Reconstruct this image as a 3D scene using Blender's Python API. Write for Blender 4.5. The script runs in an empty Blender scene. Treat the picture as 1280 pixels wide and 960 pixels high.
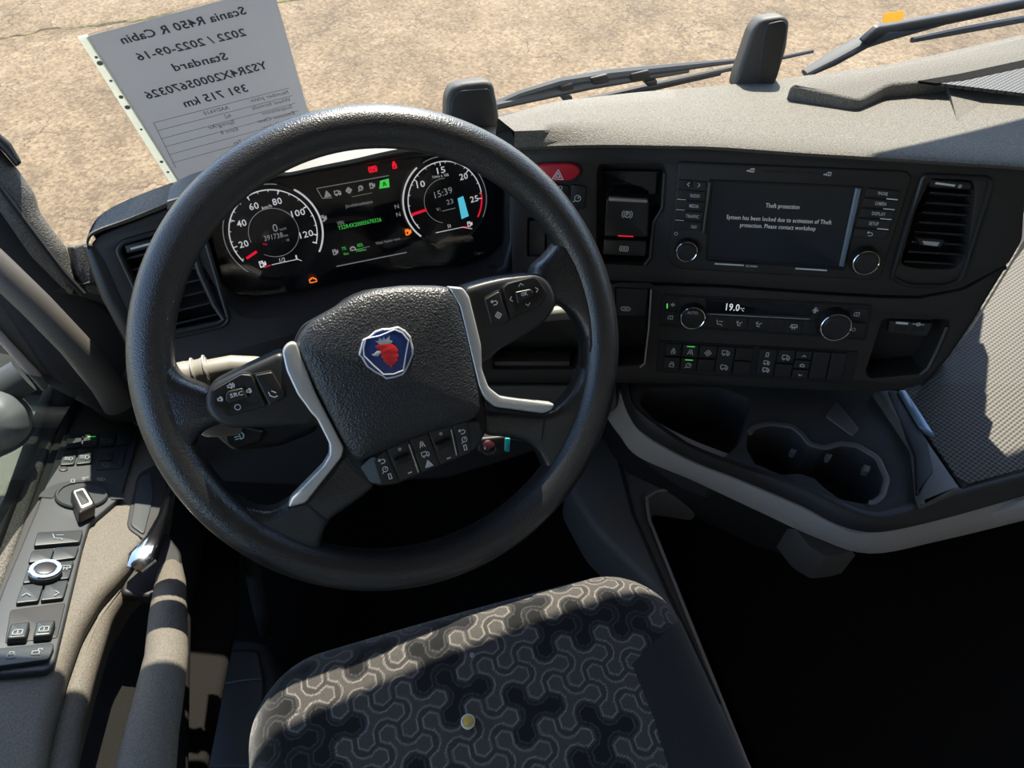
import bpy, math, random
import numpy as np
from mathutils import Vector
from mathutils.geometry import tessellate_polygon
S = bpy.context.scene
C = S.collection
random.seed(4)
V = Vector
# ------------------------------------------------------------------ camera, light, exposure
YAW, PIT, FOC = math.radians(22), math.radians(50), 900.0
CAM = V((0, 0, 1.25))
hh = V((math.sin(YAW), math.cos(YAW), 0)); RT = V((math.cos(YAW), -math.sin(YAW), 0)); ZU = V((0, 0, 1))
FW = hh * math.cos(PIT) - ZU * math.sin(PIT); UP = hh * math.sin(PIT) + ZU * math.cos(PIT)
cd = bpy.data.cameras.new('camera'); cam = bpy.data.objects.new('camera', cd); C.objects.link(cam)
cd.sensor_width = 36; cd.sensor_fit = 'HORIZONTAL'; cd.lens = 36 * FOC / 1280; cd.clip_start = .02; cd.clip_end = 200
cam.location = CAM; cam.rotation_euler = (math.radians(90) - PIT, 0, -YAW)
S.camera = cam
SUN_AZ, SUN_EL = math.radians(30), math.radians(49)       # azimuth from truck-forward towards the right
sd = V((math.sin(SUN_AZ) * math.cos(SUN_EL), math.cos(SUN_AZ) * math.cos(SUN_EL), math.sin(SUN_EL)))
sl = bpy.data.lights.new('sun', 'SUN'); sl.energy = 12; sl.angle = math.radians(.53); sl.color = (1, .93, .8)
so = bpy.data.objects.new('sun', sl); C.objects.link(so); so.rotation_euler = sd.to_track_quat('Z', 'Y').to_euler(); so.location = sd * 20
w = bpy.data.worlds.new('sky'); S.world = w; w.use_nodes = True
wn = w.node_tree.nodes; wb = wn['Background']
st = wn.new('ShaderNodeTexSky'); st.sky_type = 'NISHITA'; st.sun_disc = False; st.sun_elevation = SUN_EL; st.sun_rotation = SUN_AZ
st.altitude = 100; st.air_density = 1.0; st.dust_density = .5; st.ozone_density = 1.6
w.node_tree.links.new(st.outputs[0], wb.inputs[0]); wb.inputs[1].default_value = .44
S.view_settings.view_transform = 'Standard'; S.view_settings.look = 'None'; S.view_settings.gamma = 1
S.view_settings.use_curve_mapping = False; S.view_settings.exposure = .1

# ------------------------------------------------------------------ helpers
def ray(x, y): return FW + RT * ((x - 640) / FOC) + UP * ((480 - y) / FOC)
def dist(x, y, d): return CAM + ray(x, y).normalized() * d
class Pl:
    def __init__(s, o, n, x=(1, 0, 0)):
        s.o = V(o); s.n = V(n).normalized(); x = V(x); s.ex = (x - s.n * x.dot(s.n)).normalized(); s.ey = s.n.cross(s.ex)
    def P(s, x, y, h=0):
        d = ray(x, y); o = s.o + s.n * h
        return CAM + d * ((o - CAM).dot(s.n) / d.dot(s.n))
    def to2(s, p): q = p - s.o; return V((q.dot(s.ex), q.dot(s.ey)))
    def p2(s, x, y, h=0): return s.to2(s.P(x, y, h))
    def fr(s, u, v, h=0): return s.o + s.ex * u + s.ey * v + s.n * h
def rnd(poly, r, n=4):
    out = []; N = len(poly)
    for i in range(N):
        p = V(poly[i][:2]); a = V(poly[i - 1][:2]); b = V(poly[(i + 1) % N][:2])
        rr = poly[i][2] if len(poly[i]) > 2 else r
        if rr <= 0: out.append(p); continue
        da, db = a - p, b - p
        la = min(rr, da.length * .48); lb = min(rr, db.length * .48)
        A = p + da.normalized() * la; B = p + db.normalized() * lb
        for k in range(n + 1):
            t = k / n; out.append(A * (1 - t) ** 2 + p * 2 * t * (1 - t) + B * t * t)
    return [(q.x, q.y) for q in out]
def area(p): return sum(p[i - 1].x * p[i].y - p[i].x * p[i - 1].y for i in range(len(p))) / 2
def inset(p, d):
    out = []; N = len(p)
    for i in range(N):
        e1 = p[i] - p[i - 1]; e2 = p[(i + 1) % N] - p[i]
        if e1.length < 1e-9 or e2.length < 1e-9: e1 = e2 = (p[(i + 1) % N] - p[i - 1])
        n1 = V((-e1.y, e1.x)).normalized(); n2 = V((-e2.y, e2.x)).normalized()
        b = n1 + n2
        b = b.normalized() if b.length > 1e-6 else n1
        c = max(.5, b.dot(n1)); out.append(p[i] + b * (d / c))
    return out
def rootloc(o):
    while o.parent: o = o.parent
    return o.location
def link(name, me, parent):
    o = bpy.data.objects.new(name, me); C.objects.link(o)
    if parent: o.parent = parent
    return o
TXT = {}
def textgeo(s, bold=0):
    k = (s, bold)
    if k not in TXT:
        cu = bpy.data.curves.new('lettering', 'FONT'); cu.body = s; cu.resolution_u = 2; cu.offset = bold; cu.space_character = 1.05
        o = bpy.data.objects.new('lettering', cu); C.objects.link(o)
        dg = bpy.context.evaluated_depsgraph_get(); me = bpy.data.meshes.new_from_object(o.evaluated_get(dg))
        vs = [v.co.copy() for v in me.vertices]; fs = [tuple(p.vertices) for p in me.polygons]
        bpy.data.objects.remove(o); bpy.data.curves.remove(cu); bpy.data.meshes.remove(me)
        x0 = min(v.x for v in vs); x1 = max(v.x for v in vs)
        TXT[k] = ([((v.x - x0) / (x1 - x0), v.y / .70) for v in vs], fs)
    return TXT[k]
class MB:
    def __init__(s): s.v = []; s.f = []; s.m = []; s.mi = 0
    def add(s, vs, fs):
        b = len(s.v); s.v += [V(v) for v in vs]; s.f += [tuple(b + i for i in f) for f in fs]; s.m += [s.mi] * len(fs); return s
    def cap(s, loops):
        """loops: list of lists of 3d points (outer + holes) already 2d-projectable -> faces"""
        pass
    def rings(s, rings, capa=True, capb=True, closed=True, pl=None):
        n = len(rings[0]); vs = [p for r in rings for p in r]; fs = []
        for k in range(len(rings) - 1):
            for i in range(n if closed else n - 1):
                j = (i + 1) % n
                fs.append((k * n + i, k * n + j, (k + 1) * n + j, (k + 1) * n + i))
        def c(r, off, flip):
            for t in tessellate_polygon([r]):
                fs.append(tuple(off + q for q in (reversed(t) if flip else t)))
        if capa: c(rings[0], 0, False)
        if capb: c(rings[-1], (len(rings) - 1) * n, False)
        return s.add(vs, fs)
    def slab(s, pl, poly, h=0, d=.005, bev=.001, r=3, nb=3, n=4):
        """outline in picture coordinates lying on plane pl at height h, thickness d behind it"""
        q = rnd(poly, r, n) if r > 0 else poly
        p = [pl.p2(x, y, h) for x, y in q]
        if area(p) < 0: p.reverse()
        rs = [[pl.fr(a.x, a.y, h - d) for a in p]]
        if bev > 0:
            for k in range(nb + 1):
                t = math.pi / 2 * k / nb
                ip = inset(p, bev * (1 - math.cos(t)))
                rs.append([pl.fr(a.x, a.y, h - bev + bev * math.sin(t)) for a in ip])
        else: rs.append([pl.fr(a.x, a.y, h) for a in p])
        return s.rings(rs)
    def plate(s, pl, outer, holes, h=0, d=.02, bev=.002, r=6):
        """outline with pockets: holes = [(poly, depth, radius, floor?)]"""
        o = [pl.p2(x, y, h) for x, y in rnd(outer, r)]
        if area(o) < 0: o.reverse()
        s.rings([[pl.fr(a.x, a.y, h - d) for a in o], [pl.fr(a.x, a.y, h - bev) for a in o], [pl.fr(a.x, a.y, h - bev * .3) for a in inset(o, bev * .3)]], False, False)
        oi = inset(o, bev); s.rings([[pl.fr(a.x, a.y, h - bev * .3) for a in inset(o, bev * .3)], [pl.fr(a.x, a.y, h) for a in oi]], False, False)
        loops = [[pl.fr(a.x, a.y, h) for a in oi]]
        for hp in holes:
            p = [pl.p2(x, y, h) for x, y in rnd(hp[0], hp[2])]
            if area(p) < 0: p.reverse()
            pe = inset(p, -bev)
            rs = [[pl.fr(a.x, a.y, h) for a in pe], [pl.fr(a.x, a.y, h - bev * .3) for a in inset(p, -bev * .3)], [pl.fr(a.x, a.y, h - bev) for a in p], [pl.fr(a.x, a.y, h - hp[1]) for a in p]]
            s.rings(rs, False, hp[3]); loops.append(rs[0])
        vs = [p for l in loops for p in l]
        l2 = [[V((pl.to2(p).x, pl.to2(p).y, 0)) for p in l] for l in loops]
        s.add(vs, [tuple(t) for t in tessellate_polygon(l2)])
        return s
    def dome(s, pl, poly, prof, r=6, base=None, c=None, hp=0):
        """prof: [(scale, height)] from rim to centre"""
        p = [pl.p2(x, y, hp) for x, y in rnd(poly, r)]
        if area(p) < 0: p.reverse()
        c = pl.p2(*c, hp) if c else sum(p, V((0, 0))) / len(p)
        rs = [[pl.fr(*(c + (a - c) * k), hgt) for a in p] for k, hgt in prof]
        return s.rings(rs)
    def disc(s, pl, c, prof, seg=40, ell=1, hp=0):
        """turned shape: prof = [(radius, height)]; c in picture coordinates (at height hp)"""
        c = pl.p2(*c, hp)
        rs = [[pl.fr(c.x + r * math.cos(a), c.y + r * ell * math.sin(a), hgt) for a in [2 * math.pi * i / seg for i in range(seg)]] for r, hgt in prof]
        return s.rings(rs, True, True)
    def tube(s, pts, rad, seg=12, closed=False, flat=None, up=None, caps=True, n=None):
        pts = [V(p) for p in pts]; N = len(pts)
        if not isinstance(rad, (list, tuple)): rad = [rad] * N
        rs = []; prev = None
        for i in range(N):
            t = (pts[(i + 1) % N] - pts[i - 1]) if closed or 0 < i < N - 1 else (pts[1] - pts[0] if i == 0 else pts[-1] - pts[-2])
            t.normalize()
            a = V(up) if up is not None else (prev if prev is not None else (V((0, 0, 1)) if abs(t.z) < .9 else V((1, 0, 0))))
            a = (a - t * a.dot(t)).normalized(); prev = a; b = t.cross(a)
            fl = 1 if flat is None else flat
            rs.append([pts[i] + a * (rad[i] * fl * math.cos(2 * math.pi * k / seg)) + b * (rad[i] * math.sin(2 * math.pi * k / seg)) for k in range(seg)])
        if closed: rs.append(rs[0]); return s.rings(rs, False, False)
        return s.rings(rs, caps, caps)
    def loft(s, rows, thick=0):
        n = len(rows[0]); vs = [p for r in rows for p in r]
        s.add(vs, [(k * n + i, k * n + i + 1, (k + 1) * n + i + 1, (k + 1) * n + i) for k in range(len(rows) - 1) for i in range(n - 1)])
        return s
    def line(s, pl, pts, wd, h=0, px=True, closed=False):
        """flat printed stroke; wd in metres"""
        q = [pl.p2(x, y, h) for x, y in pts] if px else [V(p) for p in pts]
        if closed: q = q + [q[0]]
        for a, b in zip(q, q[1:]):
            t = b - a
            if t.length < 1e-7: continue
            t = t.normalized(); nn = V((-t.y, t.x)) * wd / 2; e = t * wd * .35
            s.add([pl.fr(*(a - nn - e), h), pl.fr(*(b - nn + e), h), pl.fr(*(b + nn + e), h), pl.fr(*(a + nn - e), h)], [(0, 1, 2, 3)])
        return s
    def arc(s, pl, c, r0, r1, a0, a1, h=0, n=40):
        c = pl.p2(*c, h); pts = []
        for i in range(n + 1):
            a = math.radians(a0 + (a1 - a0) * i / n)
            pts += [pl.fr(c.x + r0 * math.cos(a), c.y + r0 * math.sin(a), h), pl.fr(c.x + r1 * math.cos(a), c.y + r1 * math.sin(a), h)]
        return s.add(pts, [(2 * i, 2 * i + 2, 2 * i + 3, 2 * i + 1) for i in range(n)])
    def text(s, t, pl, p0, p1, up, h=0, bold=0):
        """lettering whose baseline runs p0 -> p1 and whose capitals reach p0 + up (picture coordinates)"""
        vs, fs = textgeo(t, bold)
        A = pl.P(*p0, h); X = pl.P(*p1, h) - A; Y = pl.P(p0[0] + up[0], p0[1] + up[1], h) - A
        return s.add([A + X * u + Y * v for u, v in vs], fs)
    def icon(s, kind, pl, c, size, h=0, wd=None, rot=None):
        o = pl.p2(*c, h); wd = wd or size * .16
        for it in ICON[kind]:
            if it[0] == 'c':
                q = [(it[1] + it[3] * math.cos(2 * math.pi * k / 14), it[2] + it[3] * math.sin(2 * math.pi * k / 14)) for k in range(15)]
            else: q = it[1:]
            s.line(pl, [o + V(p) * size for p in q], wd, h, px=False)
        return s
    def box(s, a, b):
        x0, y0, z0 = a; x1, y1, z1 = b
        return s.add([(x, y, z) for z in (z0, z1) for y in (y0, y1) for x in (x0, x1)], [(0, 2, 3, 1), (4, 5, 7, 6), (0, 1, 5, 4), (2, 6, 7, 3), (0, 4, 6, 2), (1, 3, 7, 5)])
    def build(s, name, mat, parent=None, ang=38, smooth=True, fix=True):
        me = bpy.data.meshes.new(name); L = rootloc(parent) if parent else V((0, 0, 0))
        me.from_pydata([v - L for v in s.v], [], s.f); me.validate()
        for m in (mat if isinstance(mat, (list, tuple)) else [mat]): me.materials.append(m)
        if isinstance(mat, (list, tuple)):
            for p, k in zip(me.polygons, s.m): p.material_index = k
        if fix:
            import bmesh
            bm = bmesh.new(); bm.from_mesh(me); bmesh.ops.remove_doubles(bm, verts=bm.verts, dist=1e-6); bmesh.ops.recalc_face_normals(bm, faces=bm.faces); bm.to_mesh(me); bm.free()
        if smooth:
            me.polygons.foreach_set('use_smooth', [True] * len(me.polygons)); me.set_sharp_from_angle(angle=math.radians(ang))
        return link(name, me, parent)
ICON = {
 'ring': [('c', 0, 0, .8)], 'dot': [('c', 0, 0, .25)], 'oval': [('p', (-1, 0), (-.7, .4), (.7, .4), (1, 0), (.7, -.4), (-.7, -.4), (-1, 0)), ('p', (-.4, 0), (.4, 0))],
 'tri': [('p', (-1, -.8), (0, .95), (1, -.8), (-1, -.8)), ('p', (-.45, -.45), (0, .35), (.45, -.45), (-.45, -.45))],
 'park': [('c', 0, 0, .7), ('p', (-.2, -.4), (-.2, .4), (.15, .4), (.25, .2), (.15, 0), (-.2, 0)), ('p', (-.75, .8), (-1.1, .4), (-1.1, -.4), (-.75, -.8)), ('p', (.75, .8), (1.1, .4), (1.1, -.4), (.75, -.8))],
 'hold': [('c', 0, 0, .7), ('p', (-.3, -.35), (0, .4), (.3, -.35)), ('p', (-.75, .8), (-1.1, .4), (-1.1, -.4), (-.75, -.8)), ('p', (.75, .8), (1.1, .4), (1.1, -.4), (.75, -.8))],
 'seat': [('p', (-.8, .8), (-.4, -.4), (.6, -.4), (.8, -.8)), ('p', (-.2, .5), (.8, .5))], 'truck': [('p', (-1, -.4), (-1, .7), (.3, .7), (.3, -.4), (-1, -.4)), ('p', (.3, .4), (.8, .4), (1, 0), (1, -.4), (.3, -.4)), ('c', -.5, -.6, .22), ('c', .65, -.6, .22)],
 'back': [('p', (-.5, .7), (-.9, .35), (-.5, 0)), ('p', (-.9, .35), (.4, .35), (.8, 0), (.8, -.4), (.4, -.7), (-.4, -.7))],
 'lamp': [('p', (.1, .7), (.6, .6), (.9, 0), (.6, -.6), (.1, -.7), (.1, .7)), ('p', (-.2, .5), (-.9, .5)), ('p', (-.2, 0), (-.9, 0)), ('p', (-.2, -.5), (-.9, -.5))],
 'fan': [('p', (0, 0), (.3, .8), (-.3, .8), (0, 0), (.8, -.3), (.8, .3), (0, 0), (-.3, -.8), (.3, -.8), (0, 0), (-.8, .3), (-.8, -.3), (0, 0))],
 'gear': [('c', 0, 0, .75), ('c', 0, 0, .3), ('p', (-1, 0), (-.75, 0)), ('p', (1, 0), (.75, 0)), ('p', (0, 1), (0, .75)), ('p', (0, -1), (0, -.75))],
 'up': [('p', (-.7, -.3), (0, .4), (.7, -.3))], 'down': [('p', (-.7, .3), (0, -.4), (.7, .3))], 'left': [('p', (.3, .7), (-.4, 0), (.3, -.7))], 'right': [('p', (-.3, .7), (.4, 0), (-.3, -.7))],
 'lock': [('p', (-.6, -.8), (-.6, .1), (.6, .1), (.6, -.8), (-.6, -.8)), ('p', (-.35, .1), (-.35, .7), (.35, .7), (.35, .1))], 'unlock': [('p', (-.6, -.8), (-.6, .1), (.6, .1), (.6, -.8), (-.6, -.8)), ('p', (.35, .1), (.35, .7), (.95, .7), (.95, .3))],
 'speaker': [('p', (-.8, -.3), (-.8, .3), (-.3, .3), (.2, .8), (.2, -.8), (-.3, -.3), (-.8, -.3)), ('p', (.5, .4), (.7, 0), (.5, -.4)), ('p', (.8, .7), (1.1, 0), (.8, -.7))],
 'speaker_small': [('p', (-.6, -.3), (-.6, .3), (-.2, .3), (.3, .7), (.3, -.7), (-.2, -.3), (-.6, -.3)), ('p', (.6, .5), (.6, -.5))],
 'phone': [('p', (-.7, .7), (-.6, -.1), (.1, -.7), (.8, -.6)), ('p', (0, .8), (.7, .2))], 'zero': [('p', (-.35, -.7), (-.35, .7), (.35, .7), (.35, -.7), (-.35, -.7))],
 'cruise': [('c', 0, 0, .7), ('p', (0, 0), (.45, .5)), ('p', (-1, -.9), (-.6, -.7))], 'lane': [('p', (-.7, -.8), (-.2, .8)), ('p', (.7, -.8), (.2, .8)), ('p', (0, -.6), (0, .2))],
 'window': [('p', (-.8, -.6), (-.8, .3), (-.4, .7), (.8, .7), (.8, -.6), (-.8, -.6)), ('p', (0, .4), (0, -.3))], 'flow': [('c', -.4, .55, .25), ('p', (-.4, .2), (-.2, -.5), (.5, -.5)), ('p', (.8, .6), (.1, .1), (.4, .1))],
 'screen': [('p', (-.9, -.2), (-.7, .6), (.7, .6), (.9, -.2), (-.9, -.2)), ('p', (-.3, -.8), (-.3, .1)), ('p', (.3, -.8), (.3, .1))], 'pump': [('p', (-.7, -.8), (-.7, .8), (.2, .8), (.2, -.8), (-.7, -.8)), ('p', (.2, .2), (.6, .2), (.6, -.5), (.9, -.3), (.9, .5)), ('p', (-.4, .3), (0, .3))],
 'belt': [('c', 0, .65, .25), ('p', (-.5, -.8), (-.5, .2), (.5, .2), (.5, -.8), (-.5, -.8)), ('p', (-.5, .2), (.5, -.6))], 'engine': [('p', (-.8, -.4), (-.8, .4), (-.3, .4), (-.3, .7), (.3, .7), (.3, .4), (.6, .4), (.9, .1), (.9, -.5), (-.4, -.5), (-.8, -.4))],
}
def PRM(): pass
def mat(name, col, rough=.5, metal=0, bump=None, emit=0, spec=.5, coat=0, var=None, sheen=0, trans=None):
    m = bpy.data.materials.new(name); m.use_nodes = True; nt = m.node_tree; b = nt.nodes['Principled BSDF']
    b.inputs['Base Color'].default_value = (*col, 1); b.inputs['Roughness'].default_value = rough; b.inputs['Metallic'].default_value = metal
    b.inputs['Specular IOR Level'].default_value = spec; b.inputs['Coat Weight'].default_value = coat; b.inputs['Sheen Weight'].default_value = sheen
    if emit: b.inputs['Emission Color'].default_value = (*col, 1); b.inputs['Emission Strength'].default_value = emit
    tc = nt.nodes.new('ShaderNodeTexCoord')
    if bump:
        kind, scale, strength, dst = bump
        if kind == 'noise':
            t = nt.nodes.new('ShaderNodeTexNoise'); t.inputs['Scale'].default_value = scale; t.inputs['Detail'].default_value = 3; out = t.outputs['Fac']
        else:
            t = nt.nodes.new('ShaderNodeTexVoronoi'); t.inputs['Scale'].default_value = scale; t.feature = 'SMOOTH_F1' if kind == 'leather' else 'F1'; out = t.outputs['Distance']
        nt.links.new(tc.outputs['Object'], t.inputs['Vector'])
        bn = nt.nodes.new('ShaderNodeBump'); bn.inputs['Strength'].default_value = strength; bn.inputs['Distance'].default_value = dst
        nt.links.new(out, bn.inputs['Height']); nt.links.new(bn.outputs[0], b.inputs['Normal'])
    if var:
        t = nt.nodes.new('ShaderNodeTexNoise'); t.inputs['Scale'].default_value = var[0]; t.inputs['Detail'].default_value = 6
        nt.links.new(tc.outputs['Object'], t.inputs['Vector'])
        r = nt.nodes.new('ShaderNodeValToRGB'); r.color_ramp.elements[0].position = .35; r.color_ramp.elements[1].position = .68
        r.color_ramp.elements[0].color = (*[c * (1 - var[1]) for c in col], 1); r.color_ramp.elements[1].color = (*[min(1, c * (1 + var[1])) for c in col], 1)
        nt.links.new(t.outputs['Fac'], r.inputs[0]); nt.links.new(r.outputs[0], b.inputs['Base Color'])
    return m
def tag(o, label, cat, group=None):
    o['label'] = label; o['category'] = cat
    if group: o['group'] = group
    return o
def thing(name, loc, label, cat, group=None):
    o = bpy.data.objects.new(name, None); C.objects.link(o); o.location = loc; o.empty_display_size = .02
    return tag(o, label, cat, group)
def struct(o): o['kind'] = 'structure'; return o
def one(name, m, fn, parent=None, **k):
    b = MB(); fn(b); return b.build(name, m, parent, **k)
def bil(q, u, v):
    (a, b, c, d) = [V(p) for p in q]            # TL TR BR BL
    t = a * (1 - u) + b * u; e = d * (1 - u) + c * u; r = t * (1 - v) + e * v; return (r.x, r.y)
def cell(q, u0, u1, v0, v1): return [bil(q, u0, v0), bil(q, u1, v0), bil(q, u1, v1), bil(q, u0, v1)]
# ------------------------------------------------------------------ materials
G = ('leather', 900, .35, .0006)
m_black = mat('black_plastic', (.012, .012, .013), .48, bump=('noise', 1400, .25, .0004))
m_fascia = mat('charcoal_fascia', (.0225, .0195, .0175), .55, bump=('noise', 1500, .3, .0004))
m_gloss = mat('gloss_black', (.006, .006, .007), .12, spec=.5)
m_key = mat('key_plastic', (.017, .0155, .0145), .36)
m_pad = mat('dash_pad', (.155, .143, .120), .75, bump=('noise', 700, 1, .0013), var=(620, .34), spec=.35)
m_pad2 = mat('binnacle_pad', (.11, .103, .09), .7, bump=('noise', 620, 1, .0014), var=(520, .4), spec=.4)
m_hood = mat('binnacle_hood', (.19, .185, .17), .6, bump=('noise', 1200, .3, .0004))
m_door = mat('door_plastic', (.115, .102, .082), .6, bump=('noise', 800, .8, .0009), var=(600, .22), spec=.4)
m_doordark = mat('door_switch_plate', (.03, .035, .038), .5, bump=('noise', 1500, .3, .0003))
m_switch = mat('door_switch', (.02, .025, .027), .42)
m_rubber = mat('black_rubber', (.01, .01, .01), .6)
m_leather = mat('wheel_leather', (.016, .0168, .018), .34, bump=('leather', 760, .45, .0008), spec=.9)
m_air = mat('airbag_skin', (.019, .0195, .02), .45, bump=('leather', 600, .7, .0012), spec=.7)
m_wheelplastic = mat('wheel_plastic', (.02, .02, .02), .42, bump=('noise', 1500, .2, .0003))
m_silver = mat('satin_silver', (.60, .60, .58), .32, metal=.55)
m_chrome = mat('chrome', (.75, .75, .75), .12, metal=1)
m_grey = mat('grey_trim', (.40, .36, .315), .55, bump=('noise', 1500, .3, .0004))
m_grey2 = mat('dark_grey_trim', (.095, .088, .078), .5, bump=('noise', 1500, .3, .0004))
m_carpet = mat('black_carpet', (.012, .011, .010), .95, bump=('noise', 700, .8, .002), spec=.1)
m_print = mat('white_print', (.75, .75, .73), .6)
m_doorprint = mat('door_print', (.16, .19, .19), .6)
m_dimprint = mat('grey_print', (.26, .26, .26), .6)
m_blueprint = mat('blue_lit_print', (.35, .62, .7), .6, emit=.12)
m_lit = mat('lit_white', (.8, .8, .78), .6, emit=.55)
m_litdim = mat('lit_dim_white', (.55, .55, .52), .6, emit=.3)
m_green = mat('lit_green', (.08, .8, .1), .6, emit=.6)
m_red = mat('lit_red', (.9, .01, .04), .6, emit=.7)
m_orange = mat('lit_orange', (1, .25, .02), .6, emit=.8)
m_cyan = mat('lit_cyan', (.12, .68, .85), .6, emit=.7)
m_blue = mat('lit_blue', (.1, .2, .6), .6, emit=.4)
m_screen = mat('screen_black', (.006, .007, .009), .16, emit=0)
m_hazard = mat('red_button', (.55, .012, .03), .35)
m_stalk = mat('stalk_grey', (.22, .205, .17), .5, bump=('noise', 1500, .2, .0003))
m_paperw = mat('paper_text', (.045, .045, .05), .9)
m_badgeblue = mat('badge_blue', (.008, .035, .16), .2, coat=.6)
m_badgered = mat('badge_red', (.75, .03, .03), .3)
m_teal = mat('teal_tag', (.02, .4, .42), .5)
m_steel = mat('wiper_metal', (.035, .04, .045), .65)
m_wiper = mat('wiper_black', (.02, .022, .025), .5)
m_tower = mat('sensor_post_plastic', (.05, .047, .042), .55, bump=('noise', 1400, .5, .0006))
m_foam = mat('yellow_foam', (.5, .36, .08), .9, bump=('noise', 1500, .8, .001))
m_foamrim = mat('torn_fabric_edge', (.6, .58, .5), .9)
m_bright = mat('reflective_strip', (.2, .26, .32), .3, metal=.4)

def mat_mesh(name, col, dark, scale):
    m = mat(name, col, .62); nt = m.node_tree; b = nt.nodes['Principled BSDF']
    tc = nt.nodes.new('ShaderNodeTexCoord'); mp = nt.nodes.new('ShaderNodeMapping'); mp.inputs['Rotation'].default_value = (0, 0, math.radians(28)); mp.inputs['Scale'].default_value = (scale, scale * 1.3, scale)
    nt.links.new(tc.outputs['Object'], mp.inputs[0])
    sx = nt.nodes.new('ShaderNodeSeparateXYZ'); nt.links.new(mp.outputs[0], sx.inputs[0])
    def sn(sock, off=0):
        a = nt.nodes.new('ShaderNodeMath'); a.operation = 'SINE'; nt.links.new(sock, a.inputs[0]); return a.outputs[0]
    a = nt.nodes.new('ShaderNodeMath'); a.operation = 'MULTIPLY'; nt.links.new(sn(sx.outputs[0]), a.inputs[0]); nt.links.new(sn(sx.outputs[1]), a.inputs[1])
    r = nt.nodes.new('ShaderNodeValToRGB'); r.color_ramp.elements[0].position = .3; r.color_ramp.elements[1].position = .55
    r.color_ramp.elements[0].color = (*dark, 1); r.color_ramp.elements[1].color = (*col, 1)
    q = nt.nodes.new('ShaderNodeMath'); q.operation = 'MULTIPLY_ADD'; nt.links.new(a.outputs[0], q.inputs[0]); q.inputs[1].default_value = .5; q.inputs[2].default_value = .5
    nt.links.new(q.outputs[0], r.inputs[0]); nt.links.new(r.outputs[0], b.inputs['Base Color'])
    bn = nt.nodes.new('ShaderNodeBump'); bn.inputs['Strength'].default_value = .6; bn.inputs['Distance'].default_value = .001
    nt.links.new(q.outputs[0], bn.inputs['Height']); nt.links.new(bn.outputs[0], b.inputs['Normal'])
    return m
m_mesh = mat_mesh('anti_slip_mesh', (.10, .087, .068), (.014, .013, .012), 720)
m_mesh2 = mat_mesh('tray_mesh', (.06, .06, .06), (.02, .02, .02), 900)

def mat_glass(name, refl, tint=(1, 1, 1)):
    m = bpy.data.materials.new(name); m.use_nodes = True; nt = m.node_tree; nt.nodes.remove(nt.nodes['Principled BSDF']); out = nt.nodes['Material Output']
    t = nt.nodes.new('ShaderNodeBsdfTransparent'); t.inputs[0].default_value = (*tint, 1); g = nt.nodes.new('ShaderNodeBsdfGlossy'); g.inputs['Roughness'].default_value = .02
    f = nt.nodes.new('ShaderNodeFresnel'); f.inputs[0].default_value = 1.45; mu = nt.nodes.new('ShaderNodeMath'); mu.operation = 'MULTIPLY'; mu.inputs[1].default_value = refl
    nt.links.new(f.outputs[0], mu.inputs[0]); mx = nt.nodes.new('ShaderNodeMixShader'); nt.links.new(mu.outputs[0], mx.inputs[0])
    nt.links.new(t.outputs[0], mx.inputs[1]); nt.links.new(g.outputs[0], mx.inputs[2]); nt.links.new(mx.outputs[0], out.inputs[0]); return m
m_glass = mat_glass('windscreen_glass', .35, (.97, .98, .97))
m_sideglass = mat_glass('side_window_glass', .8, (.82, .88, .84))
m_cover = mat_glass('dial_cover', .6, (.95, .95, .97))

def mat_paper():
    m = bpy.data.materials.new('printed_paper'); m.use_nodes = True; nt = m.node_tree; b = nt.nodes['Principled BSDF']; out = nt.nodes['Material Output']
    b.inputs['Base Color'].default_value = (.42, .42, .44, 1); b.inputs['Roughness'].default_value = .35
    t = nt.nodes.new('ShaderNodeBsdfTranslucent'); t.inputs[0].default_value = (.50, .505, .53, 1); mx = nt.nodes.new('ShaderNodeMixShader'); mx.inputs[0].default_value = .62
    nt.links.new(b.outputs[0], mx.inputs[1]); nt.links.new(t.outputs[0], mx.inputs[2]); nt.links.new(mx.outputs[0], out.inputs[0]); return m
m_paper = mat_paper()
def mat_trans(name, col, k):
    m = mat_paper(); m.name = name; nt = m.node_tree
    for n in nt.nodes:
        if n.type == 'BSDF_TRANSLUCENT': n.inputs[0].default_value = (*col, 1)
        if n.type == 'MIX_SHADER': n.inputs[0].default_value = k
        if n.type == 'BSDF_PRINCIPLED': n.inputs['Base Color'].default_value = (*col, 1)
    return m
m_sticker = mat_trans('yellow_sticker', (.8, .55, .16), .6)
m_silverp = mat('bright_badge_silver', (.6, .6, .6), .3, metal=.2)
m_outer = mat('door_skin_paint', (.42, .43, .34), .35)
m_sleeve = mat_trans('clear_sleeve_edge', (.88, .88, .80), .6)
m_hole = mat('punched_hole_grey', (.16, .15, .13), .8)

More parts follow.
